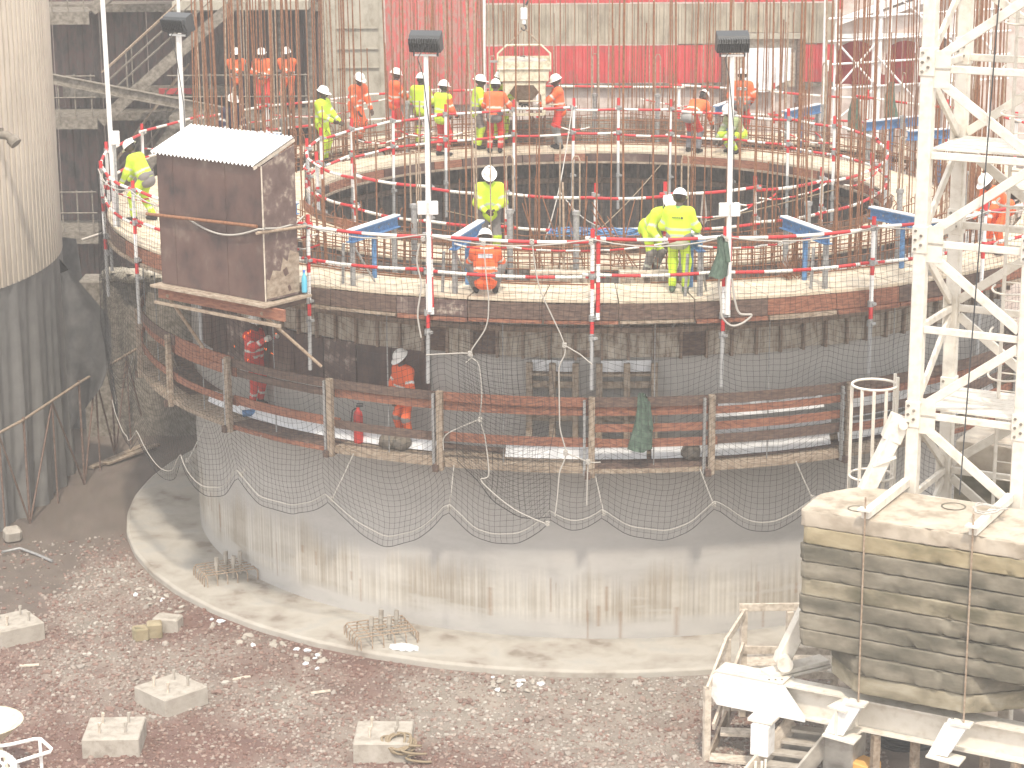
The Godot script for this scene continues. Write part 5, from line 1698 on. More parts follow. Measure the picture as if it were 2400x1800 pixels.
# ---------------------------------------------------------------- things on the lower platform
func jacket_cloth(w: float, h: float, sd: int) -> B:
	var r2 := RandomNumberGenerator.new()
	r2.seed = sd
	var b := B.new()
	var rows := []
	for j in 16:
		var f := j / 15.0
		var row := []
		for i in 25:
			var an := TAU * i / 24.0
			var wd := w * (.30 + .70 * pow(f, .8)) * (1.0 + .10 * sin(an * 5.0 + sd))
			var dp := .06 + .07 * f
			row.append(Vector3(wd * .5 * cos(an) + .04 * sin(f * 4.0), -h * f + .02 * sin(an * 3.0) * f, dp * sin(an) + .02 * sin(an * 7.0 + f * 5.0)))
		rows.append(row)
	b.grid(rows)
	return b
func make_lower_things() -> void:
	# timber pallets leaning on the wall
	for q in [[-9.7, -4.4, "left timber pallet frame leaning on the wall behind the platform boards"], [-1.7, 4.6, "right timber pallet frame on the wall by the hanging green jacket"]]:
		var t := thing("pallet_frame", q[2], "pallet")
		var r := 8.70
		for k in 3:
			var b := B.new()
			var a := lerpf(q[0], q[1], k / 2.0)
			b.bar(P(a, r + .05, H2 + .02), P(a, r, H2 + 1.62), .11, .08, .005, P(a, 1, 0)); put("upright", b, M.wood, t)
		for y in [.12, .62, .92, 1.22, 1.40]:
			var b := B.new()
			b.bar(P(q[0] - .3, r - .06, H2 + y), P(q[1] + .3, r - .06, H2 + y), .03, .12 if y < 1.3 else .06, .003); put("slat", b, M.wood if y < 1.3 else M.dark_wood, t)
		var b := B.new()
		ringblock(b, q[0], q[1], 8.48, 8.72, H2 + 1.39, H2 + 1.43, 3); put("added_shade_top", b, M.wood, t)  # top board added to keep light out of the openings between slats
		for e in [q[0] - .1, q[1] + .1]:  # side boards added to close the box so its openings fall dark
			b = B.new(); ringblock(b, e - .12, e + .12, 8.48, 8.76, H2 + .02, H2 + 1.39, 1); put("added_shade_side", b, M.wood, t)
		b = B.new(); ringblock(b, q[0] + .2, q[1] - .2, 8.57, 8.58, H2 + 1.44, H2 + 1.64, 3); put("white_panel", b, M.sheet, t)
	# fire extinguisher
	var e := thing("fire_extinguisher", "red fire extinguisher standing on the lower platform by the orange worker", "extinguisher", P(-29.6, 9.12, H2))
	var b := B.new()
	b.lathe([Vector2(.001, 0), Vector2(.075, 0), Vector2(.085, .03), Vector2(.085, .50), Vector2(.07, .57), Vector2(.03, .61), Vector2(.03, .65), Vector2(.001, .65)], Transform3D(), 16); put("cylinder", b, M.red, e)
	b = B.new(); b.bx(Vector3(.03, .68, 0), Vector3(.13, .025, .03)); b.bx(Vector3(.04, .72, 0), Vector3(.12, .02, .03)); put("lever", b, M.lamp, e)
	b = B.new(); b.tube([Vector3(-.03, .64, 0), Vector3(-.1, .6, .02), Vector3(-.12, .4, .03), Vector3(-.1, .22, .03)], .014, 6); put("hose", b, M.lamp, e)
	# blue and white roll lying on planks
	var r := thing("sheet_roll", "blue and white roll lying on the lower platform at left", "roll", P(-46.3, 9.0, H2 + .09))
	b = B.new(); b.cyl(Vector3(-.26, 0, .04), Vector3(.22, .03, -.04), .065, .065, 12); put("roll", b, M.blue, r)
	b = B.new(); b.cyl(Vector3(-.02, .014, 0.0), Vector3(.14, .024, -.027), .069, .069, 12); put("white_band", b, M.sheet, r)
	b = B.new(); b.bar(P(-52.0, 9.1, H2 + .03), P(-43.0, 8.9, H2 + .04), .08, .05, .004); tag(put("loose_timber", b, M.dark_wood), "dark timber lying under the blue and white roll", "timber")
	# green jackets
	for q in [[2.5, 9.62, H2 + 1.32, .42, .98, 1, "green jacket hanging over the lower platform's boards"], [9.25, 10.30, H1 + 1.08, .30, .66, 2, "dark green jacket hanging on the top rail by the right lamp pole"], [137.8, 9.65, 7.64, .42, .8, 3, "green jacket on the far rail at right, left one of two"], [132.8, 9.9, 8.08, .36, .9, 4, "pale green jacket hung high on the scaffold at right"]]:
		var t := thing("green_jacket", q[6], "jacket", P(q[0], q[1], q[2]), deg_to_rad(q[0]))
		put("body", jacket_cloth(q[3], q[4], q[5]), M.green, t)
		b = B.new()
		var rows := []
		for j in 7:
			var row := []
			for i in 11:
				var an := TAU * i / 10.0
				row.append(Vector3(q[3] * (.22 + .16 * j / 6.0) + .05 * cos(an), -q[4] * (.12 + .5 * j / 6.0), .06 + .05 * sin(an)))
			rows.append(row)
		b.grid(rows); put("sleeve", b, M.green, t)
	# grey bags on the platform floor
	for q in [[-25.5, "grey rubble bag at the orange worker's feet on the lower platform"], [8.3, "grey bag by the right post of the lower platform"], [-24.0, "dark lumpy bag right of the orange worker's feet"]]:
		var t := thing("rubble_bag", q[1], "bag", P(q[0], 9.15, H2 + .13), q[0])
		b = B.new()
		var rows := []
		for j in 9:
			var row := []
			for i in 15:
				var th := PI * j / 8.0
				var ph := TAU * i / 14.0
				var w := 1.0 + .12 * sin(ph * 3.0 + j) + .07 * sin(ph * 5.0 - j)
				row.append(Vector3(sin(th) * cos(ph) * .2 * w, cos(th) * .15, sin(th) * sin(ph) * .16 * w))
			rows.append(row)
		b.grid(rows); put("bag", b, M.steel_old, t)

# ---------------------------------------------------------------- things on the ground
func make_ground_things() -> void:
	# foundation blocks with anchor bolts
	var defs := [
		[Vector3(-10.98, 0, 7.42), .60, .86, .36, "concrete foundation block cut by the left edge of the picture"],
		[Vector3(-7.62, 0, 10.58), .78, .90, .34, "concrete foundation block turned corner on, behind the other two"],
		[Vector3(-8.28, 0, 12.38), .03, .92, .36, "concrete foundation block at the lower left, beside the white tube stand"],
		[Vector3(-3.88, 0, 12.62), -.02, .92, .36, "concrete foundation block with a rope coil hung over it"]]
	for q in defs:
		var t := thing("foundation_block", q[4], "block", Vector3(q[0].x, GROUND - .03, q[0].z), q[1])
		var b := B.new()
		b.box(Transform3D(Basis(), Vector3(0, q[3] * .5, 0)), Vector3(q[2], q[3], q[2]), .018); put("block", b, M.block, t)
		for k in 4:
			var p := Vector3(.21 if k % 2 else -.21, q[3], .2 if k < 2 else -.2)
			b = B.new()
			b.cyl(p, p + Vector3(.01, .17, 0), .022, .022, 7)
			b.cyl(p + Vector3(.01, .13, 0), p + Vector3(.012, .18, 0), .034, .03, 6); put("anchor_bolt", b, M.block if k % 2 else M.pale_wood, t)
	# rope coil on the fourth block
	var b := B.new()
	var pts := []
	var c := Vector3(-3.62, .04, 12.95)
	for i in 110:
		var an := i * .30
		pts.append(c + Vector3((.20 + .05 * sin(i * .13)) * cos(an) + .05 * sin(i * .21), .02 + .05 * cos(an * .5) - .16 * maxf(0.0, sin(an)), .16 * sin(an) + .03 * cos(i * .17)))
	b.tube(pts, .021, 6)
	pts = []
	for i in 30: pts.append(Vector3(-3.45 + .18 * sin(i * .5) + i * .006, GROUND + .35 - .011 * i, 13.14 + .06 * cos(i * .5)))
	b.tube(pts, .021, 6)
	tag(put("rope_coil", b, M.rope_tan), "thick tan rope coil draped over a foundation block's front", "rope")
	# three small test blocks by the slab
	for q in [[Vector3(-8.62, -.17, 7.62), .28, .26, .26, .35, M.ballast_tan, "small tan test block, leftmost of the three by the slab"], [Vector3(-8.38, -.15, 7.48), .28, .30, .26, .18, M.ballast_tan, "small tan test block with a dark mark, middle of three"], [Vector3(-8.17, -.13, 7.22), .50, .30, .32, -.25, M.block, "larger pinkish test block lying behind at the right of three"]]:
		b = B.new()
		b.box(Transform3D(Basis(Vector3.UP, q[4]), q[0]), Vector3(q[1], q[2], q[3]), .03)
		tag(put("test_block", b, q[5]), q[6], "block")
	# starter bar cages on the slab
	for q in [[Vector3(-7.35, 0, 5.05), .42, 1.0, .85, "left starter bar cage with bolt posts on the base slab"], [Vector3(-4.15, 0, 8.35), .36, 1.05, .95, "starter bar cage with bolt posts at the front of the base slab"]]:
		var t := thing("starter_cage", q[4], "rebar cage", q[0], q[1])
		for k in 6:
			var x: float = lerpf(-.5, .5, k / 5.0) * q[2]
			b = B.new()
			b.tube([Vector3(x, .0, q[3] * .5), Vector3(x, .16, q[3] * .5), Vector3(x, .2, q[3] * .44), Vector3(x, .2, -q[3] * .44), Vector3(x, .16, -q[3] * .5), Vector3(x, 0, -q[3] * .5)], .012, 5); put("hoop_bar", b, M.rust_pale, t)
		for k in 6:
			var z: float = lerpf(-.42, .42, k / 5.0) * q[3]
			b = B.new()
			b.tube([Vector3(-q[2] * .55, 0, z), Vector3(-q[2] * .55, .15, z), Vector3(-q[2] * .5, .215, z), Vector3(q[2] * .5, .215, z), Vector3(q[2] * .55, .15, z), Vector3(q[2] * .55, 0, z)], .012, 5); put("hoop_bar", b, M.rust_pale, t)
		for p in [[-.22, .1], [.1, .16], [.05, -.18], [.3, -.05]]:
			b = B.new()
			b.cyl(Vector3(p[0], .02, p[1]), Vector3(p[0], .34, p[1]), .035, .035, 7); b.cyl(Vector3(p[0], .3, p[1]), Vector3(p[0] + .01, .47, p[1]), .05, .045, 7); put("bolt_post", b, M.block, t)
	b = B.new()
	var rows := []
	for j in 7:
		var row := []
		for i in 13:
			var f := (i - 6) / 6.0
			var g := (j - 3) / 3.0
			row.append(Vector3(-3.72 + f * .26, .012 + .07 * (1.0 - f * f) * (1.0 - g * g) + .012 * sin(i * 1.9 + j * 2.3), 8.86 + g * .16 * (1.0 - .4 * f * f) + f * .05))
		rows.append(row)
	b.grid(rows); tag(put("plastic_scrap", b, M.sheet), "crumpled white plastic sheet against the front starter cage", "plastic")
	# pale rubble along the slab's edge
	var ms := []
	for k in 5: ms.append(stone_mesh(20 + k))
	var spots := [[-50.0, 10.35, 5, "in the cluster at the slab's left curve"], [-47.0, 10.2, 6, "by the slab near the test blocks"], [-38.0, 10.3, 9, "beside the slab's lower left curve"], [-31.0, 10.35, 12, "in the heap between test blocks and front cage"], [-9.5, 10.3, 22, "in the big heap below the slab's front edge"], [-57.0, 10.3, 12, "where the slab meets the bare earth"], [12.0, 10.25, 6, "by the slab near the timber stair"]]
	for s in spots:
		for k in s[2]:
			var o := MeshInstance3D.new()
			o.mesh = ms[rng.randi() % 5]
			o.material_override = M.block if rng.randf() < .7 else M.sheet
			o.name = numbered("rubble_piece", self)
			add_child(o, true)
			var az: float = s[0] + rnd(-2.6, 2.6)
			var rp := P(az, s[1] + rnd(-.12, .35), 0)
			o.position = Vector3(rp.x, ground_height(rp.x, rp.z, gnz) + .02, rp.z)
			var z := rnd(.03, .075)
			o.scale = Vector3(z * rnd(.9, 1.9), z * .6, z)
			o.rotation = Vector3(rnd(-.3, .3), rnd(0, 6), rnd(-.3, .3))
			tag(o, "pale chip of broken concrete %s" % s[3], "rubble", "rubble " + s[3])
	for q in [[-6.55, 9.55, .5, "thin pale offcut of board lying between block and slab"], [-5.1, 10.2, .3, "short pale board offcut on the gravel below the cages"], [-10.4, 8.9, .15, "small pale board offcut left of the corner on block"]]:
		b = B.new(); b.box(Transform3D(Basis(Vector3.UP, q[2]), Vector3(q[0], GROUND + .03, q[1])), Vector3(.34, .03, .07), .004); tag(put("board_offcut", b, M.pale_wood), q[3], "offcut")
	# white tube frame and funnel at the bottom left
	var f := thing("tube_stand", "white bent tube stand with perforated disc at the bottom left corner", "stand")
	b = B.new()
	b.tube([Vector3(-9.45, 1.30, 16.0), Vector3(-9.12, 1.34, 16.0), Vector3(-8.74, 1.43, 16.0), Vector3(-8.66, 1.42, 15.98), Vector3(-8.50, 1.28, 16.02), Vector3(-8.52, 1.25, 16.05), Vector3(-8.98, 1.16, 16.2), Vector3(-9.0, 1.12, 16.2), Vector3(-8.99, .2, 16.2)], .028, 8); put("tube", b, M.white, f)
	b = B.new(); b.cyl(Vector3(-8.67, 1.4, 16.0), Vector3(-8.66, .0, 16.0), .026, .026, 8); put("leg", b, M.white, f)
	# perforated round plate: ring sectors left between the holes
	b = B.new()
	var dc := Vector3(-9.3, .98, 16.15)
	var holes := []
	for j in range(-3, 4):
		for i in range(-3, 4):
			var p := Vector2(i * .115 + (.057 if j % 2 else 0.0), j * .1)
			if p.length() < .30: holes.append(p)
	var outer := PackedVector2Array()
	for k in 32: outer.append(Vector2(.36 * cos(TAU * k / 32), .36 * sin(TAU * k / 32)))
	# plate as fine grid of cells with the cells inside holes left out
	var N := 64
	for j in N:
		for i in N:
			var p := Vector2((i + .5) / N - .5, (j + .5) / N - .5) * .74
			if p.length() > .36: continue
			var skip := false
			for h in holes:
				if p.distance_to(h) < .036: skip = true
			if skip: continue
			var s := .74 / N * .5 + .0002
			b.face([dc + Vector3(p.x - s, p.y - s, 0), dc + Vector3(p.x + s, p.y - s, 0), dc + Vector3(p.x + s, p.y + s, 0), dc + Vector3(p.x - s, p.y + s, 0)], Vector3(0, 0, 1))
	put("perforated_disc", b, M.white, f)
	var fn := thing("steel_funnel", "cream steel funnel at the bottom left edge above the tube stand", "funnel")
	b = B.new(); b.lathe([Vector2(.06, -.72), Vector2(.08, -.5), Vector2(.62, .02), Vector2(.64, .04), Vector2(.60, .03), Vector2(.1, -.42)], Transform3D(Basis(), Vector3(-10.12, .62, 13.55)), 40); put("funnel", b, M.cream, fn)
	for k in 3:
		b = B.new()
		var a := TAU * k / 3.0 + .4
		b.cyl(Vector3(-10.12 + .3 * cos(a), .35, 13.55 + .3 * sin(a)), Vector3(-10.12 + .5 * cos(a), GROUND, 13.55 + .5 * sin(a)), .025, .025, 6); put("leg", b, M.cream, fn)
	b = B.new(); b.tube([Vector3(-12.2, -.2, 2.9), Vector3(-11.9, -.22, 2.6), Vector3(-11.5, -.25, 2.9), Vector3(-11.1, -.26, 3.3)], .03, 6); tag(put("bent_pipe", b, M.galv), "bent grey pipe lying at the foot of the tarpaulin", "pipe")
	b = B.new(); b.box(Transform3D(Basis(Vector3.UP, .5) * Basis(Vector3(1, 0, 0), .2), Vector3(-12.2, -.15, 1.9)), Vector3(.36, .3, .3), .06); tag(put("broken_lump", b, M.block), "pale broken concrete lump at the foot of the tarpaulin", "lump")

# ---------------------------------------------------------------- safety net
const JUNCTIONS := [-100.0, -86.0, -74.0, -63.0, -51.3, -41.8, -29.6, -16.6, -6.2, -1.3, 9.5, 19.8, 31.5, 44.0, 57.0, 70.0, 83.0, 96.0]
const JY := [2.9, 2.9, 2.85, 2.7, 2.72, 2.80, 2.72, 2.83, 2.74, 2.86, 2.95, 2.92, 2.93, 2.95, 2.95, 2.95, 2.95, 2.95]
const SAG := [.5, .5, .5, .55, .55, .45, .74, .50, .20, .50, .46, .45, .5, .5, .5, .5, .5]
func net_bottom(az: float) -> float:
	for i in JUNCTIONS.size() - 1:
		if az <= JUNCTIONS[i + 1]:
			var t := clampf((az - JUNCTIONS[i]) / (JUNCTIONS[i + 1] - JUNCTIONS[i]), 0.0, 1.0)
			return lerpf(JY[i], JY[i + 1], t) - SAG[i] * 4.0 * t * (1.0 - t)
	return 2.9
func net_point(az: float, s: float, nz: FastNoiseLite) -> Vector3:
	var yb := net_bottom(az)
	var yt := H1 + 1.0 - .05 * absf(sin(deg_to_rad(az * 12.5)))
	var y := lerpf(yt, yb, s)
	var r := 10.20
	if y < H1: r = 10.20 + .03 * (H1 - y)
	if y < 4.4: r -= .22 * pow((4.4 - y) / 1.8, 1.5)
	r += nz.get_noise_2d(az * 6.0, y * 30.0) * .07
	if yb - y > -.3: r += .12 * (y - yb - .3) * -1.0
	return P(az + nz.get_noise_2d(az * 5.0 + 500.0, y * 26.0) * .55, r, y + nz.get_noise_2d(az * 9.0, y * 20.0 + 90.0) * .05)
func make_net() -> void:
	var nz := FastNoiseLite.new()
	nz.seed = 31; nz.frequency = .02; nz.fractal_octaves = 2
	var t := thing("safety_net", "black mesh safety net draped from the top rail past both platforms", "net")
	var step := .60
	var cols := int(195.0 / step)
	var rowsn := 50
	var g := []
	for i in cols + 1:
		var az := -98.0 + i * step
		var line := []
		for j in rowsn + 1: line.append(net_point(az, float(j) / rowsn, nz))
		g.append(line)
	var b := B.new()
	for i in cols + 1:
		b.tube(g[i], .0029, 3)
	for j in rowsn + 1:
		var line := []
		for i in cols + 1: line.append(g[i][j])
		b.tube(line, .0029 if j < rowsn else .007, 3)
	var m := put("mesh", b, M.net, t)
	m.set_meta("kind", "stuff")
	# overlapping second length of net in front of the pallets
	b = B.new()
	var g2 := []
	for i in 19:
		var line := []
		for j in 42:
			var f := j / 41.0
			var p := net_point(-15.2 + i * .5 + .1 * f, lerpf(.30, .985 - .22 * (1.0 - i / 18.0), f), nz)
			line.append(p + P(-10, .05, 0))
		g2.append(line)
	for i in 19: b.tube(g2[i], .0029, 3)
	for j in 42:
		var line := []
		for i in 19: line.append(g2[i][j])
		b.tube(line, .0029 if j < 41 else .009, 3)
	m = put("overlap_mesh", b, M.net, t)
	m.set_meta("kind", "stuff")
	# border rope just above the lower edge, in festoons
	b = B.new()
	var pts := []
	for i in range(cols + 1):
		var az := -98.0 + i * step
		var p := net_point(az, .965, nz)
		pts.append(p + P(az, .02, 0))
	b.tube(pts, .008, 5); put("border_rope", b, M.rope, t)
	# second net round the shaft
	var u := thing("shaft_net", "fine black mesh net hung on the guard round the shaft", "net")
	b = B.new()
	for i in 340:
		var az := i * 360.0 / 340.0
		b.tube([P(az, 6.03, H1 + 1.02), P(az + .2, 6.04, H1 + .5), P(az, 6.05, H1 - .12)], .002, 3)
	for j in 12:
		var line := []
		for i in 121: line.append(P(i * 3.0, 6.04 + .01 * sin(i * 1.1 + j), H1 + 1.02 - j * .102 + .012 * sin(i * .9 + j)))
		b.tube(line, .002, 3)
	m = put("mesh", b, M.net, u)
	m.set_meta("kind", "stuff")

# ---------------------------------------------------------------- ropes
func wrap_path(list: Array, r: float) -> Array:
	var c := Curve3D.new()
	for i in list.size():
		var p := P(list[i][0], r, list[i][1])
		var a := P(list[max(i - 1, 0)][0], r, list[max(i - 1, 0)][1])
		var d := P(list[min(i + 1, list.size() - 1)][0], r, list[min(i + 1, list.size() - 1)][1])
		c.add_point(p, (a - d) * .16, (d - a) * .16)
	return Array(c.tessellate(3, 3))
func rope(list: Array, r: float, label: String, rad := .012) -> void:
	var b := B.new()
	b.tube(wrap_path(list, r), rad, 5)
	tag(put("rope", b, M.rope), label, "rope")
func knot(az: float, y: float, r: float, label: String) -> void:
	var b := B.new()
	var c := P(az, r, y)
	var pts := []
	for i in 26: pts.append(c + Vector3(.03 * cos(i * .9) , .035 * sin(i * .7), .025 * sin(i * .9)))
	b.tube(pts, .011, 5)
	tag(put("knot", b, M.rope), label, "knot")
func make_ropes() -> void:
	rope([[-12.47, 7.5], [-12.3, 7.06], [-12.06, 6.54], [-12.38, 6.12], [-13.88, 5.67], [-13.07, 5.48], [-12.8, 5.0], [-12.98, 4.54], [-12.5, 4.2], [-12.21, 3.58], [-12.9, 3.45], [-9.9, 3.0], [-6.6, 2.74]], 10.27, "long white seam rope hanging through the net in front of the crouching worker")
	rope([[-18.2, 5.6], [-13.88, 5.67], [-14.3, 5.5]], 10.27, "white tie rope running level from the middle post to the seam rope")
	rope([[-12.98, 4.54], [-16.32, 4.23], [-16.64, 3.95]], 10.25, "white tie rope slanting from the seam rope to a platform post")
	rope([[-7.99, 7.62], [-7.29, 6.83], [-5.01, 5.87], [-5.53, 5.43], [-5.46, 4.5], [-4.88, 4.01], [-5.47, 3.66], [-5.69, 3.22], [-5.9, 2.9]], 10.28, "long white seam rope right of the first, in front of the pallets")
	rope([[-5.01, 5.87], [-3.6, 5.72], [-2.43, 5.54]], 10.28, "white tie rope from the right seam rope to the centre post's foot")
	rope([[-4.91, 4.01], [-2.81, 3.86], [-1.63, 3.85]], 10.26, "short white tie rope to the platform post below the pallets")
	rope([[-2.81, 3.86], [-2.88, 3.5], [-2.92, 3.09]], 10.26, "loose white rope end hanging straight below the platform")
	for q in [[-51.0, 3.4, -51.3, 2.74, "far left"], [-41.0, 3.5, -41.8, 2.82, "second"], [-28.3, 3.5, -29.6, 2.74, "third"], [-16.8, 3.5, -16.6, 2.85, "fourth"], [-2.1, 3.4, -1.3, 2.88, "fifth"], [8.6, 3.5, 9.5, 2.97, "sixth"], [19.0, 3.5, 19.8, 2.94, "seventh"]]:
		var b := B.new()
		b.tube([P(q[0], 9.62, q[1]), P(lerpf(q[0], q[2], .5), 9.8, (q[1] + q[3]) * .5), P(q[2], 10.0, q[3])], .011, 5)
		tag(put("net_hanger", b, M.rope), "thin white rope holding up the net's lower edge, %s from the left" % q[4], "rope")
		knot(q[2], q[3], 10.02, "white knot on the net edge under the %s hanger rope" % q[4])
	rope([[9.3, 7.5], [9.2, 6.9], [9.43, 6.53], [9.53, 6.32], [10.43, 6.16], [11.47, 6.19], [12.36, 6.32], [11.2, 6.36], [10.7, 6.6], [10.4, 6.95]], 10.3, "white rope hanging in a loop below the right lamp pole", .02)
	rope([[-18.6, 7.5], [-18.9, 7.2], [-18.5, 6.8], [-18.9, 6.3], [-18.6, 5.9]], 10.3, "white rope wound down the middle lamp's post", .016)
	for q in [[-13.88, 5.67], [-12.98, 4.54], [-5.01, 5.87], [-4.91, 4.01], [-2.81, 3.86], [-12.5, 7.55], [-8.0, 7.6], [-18.3, 7.58], [-31.4, 7.6], [-2.6, 7.6], [9.8, 7.6], [15.0, 7.5], [-6.6, 2.76]]:
		knot(q[0], q[1], 10.28, "white knot on the net at %s" % knot_place(q[0], q[1]))
	# head rope of the net swagged between posts
	for i in BAYS.size() - 1:
		var a: float = BAYS[i]
		var d: float = BAYS[i + 1]
		if a < -80 or d > 70: continue
		var l := []
		for k in 7:
			var f := k / 6.0
			l.append([lerpf(a, d, f), H1 + 1.06 - .13 * 4.0 * f * (1.0 - f)])
		var b := B.new()
		b.tube(wrap_path(l, 10.22), .013, 5)
		tag(put("head_rope", b, M.rope), "white head rope of the net swagged below the top rail", "rope", "head ropes swagged between the outer posts")
	# loop on the inner rail, and ropes across the shaft
	rope([[17.3, 7.6], [17.05, 7.2], [17.1, 7.08], [17.5, 7.02], [17.95, 7.1], [17.9, 7.3], [17.5, 7.6]], 5.9, "white rope loop hanging from the inner rail beside the yellow jacket", .018)
	var seq := [[Vector3(-.32, 7.68, -5.9), Vector3(-.87, 7.58, 5.0), "white rope slung across the shaft from the far rail"], [Vector3(-.87, 7.58, 5.0), Vector3(-1.25, 6.6, 6.1), "white rope end running down to the near shaft edge"], [Vector3(-.87, 7.55, 5.0), Vector3(-.2, 7.1, 6.2), "white rope branching right to the blue hose"], [Vector3(2.0, 6.3, -7.0), Vector3(-.6, 6.6, 6.0), "tan rope slanting across the shaft behind the workers"], [Vector3(4.6, 7.2, 3.0), Vector3(-1.0, 6.7, 6.1), "long tan rope rising to the right across the shaft"], [Vector3(-3.0, 7.0, 4.0), Vector3(1.0, 6.7, 6.0), "tan rope running behind the yellow jacket in the shaft"]]
	for q in seq:
		var b := B.new()
		var pts := []
		for k in 11:
			var f := k / 10.0
			pts.append(q[0].lerp(q[1], f) + Vector3(0, -.1 * sin(PI * f), 0))
		b.tube(pts, .013, 5); tag(put("rope", b, M.rope if q[2].begins_with("white") else M.rope_tan), q[2], "rope")
	# swag of rope on the booth
	var b := B.new()
	var pts := []
	for k in 21:
		var f := k / 20.0
		pts.append(Vector3(-7.75, 7.74, 8.12).lerp(Vector3(-5.84, 7.78, 9.83), f) + Vector3(0, -.2 * pow(sin(PI * clampf(f * 1.35 - .3, 0, 1)), 1.0), .06))
	b.tube(pts, .018, 5); tag(put("rope", b, M.rope), "white rope swagged across the front of the dark booth", "rope")
	b = B.new()
	b.tube([Vector3(-5.84, 7.78, 9.83), Vector3(-5.65, 7.72, 9.5), Vector3(-5.4, 7.72, 9.1), Vector3(-5.3, 7.78, 8.75)], .018, 5); tag(put("rope", b, M.rope), "white rope along the booth's right wall to the banded post", "rope")
func knot_place(az: float, y: float) -> String:
	var side := "the top rail" if y > 7 else ("the lower platform" if y < 5 else "mid height")
	var words := ["below the middle lamp", "left of the crouching worker", "right of the crouching worker", "above the pallets", "near the centre post", "by the right lamp pole", "beside the booth"]
	var k := 6 if az < -25 else (0 if az < -15 else (1 if az < -13 else (2 if az < -9.0 else (3 if az < -4.5 else (4 if az < 5 else 5)))))
	return "%s, %s%s" % [side, words[k], ", further right" if az > 12 else (", lower one" if y < 3 or (y > 4.3 and y < 5) else (", at the post" if absf(az + 2.6) < .2 else ""))]

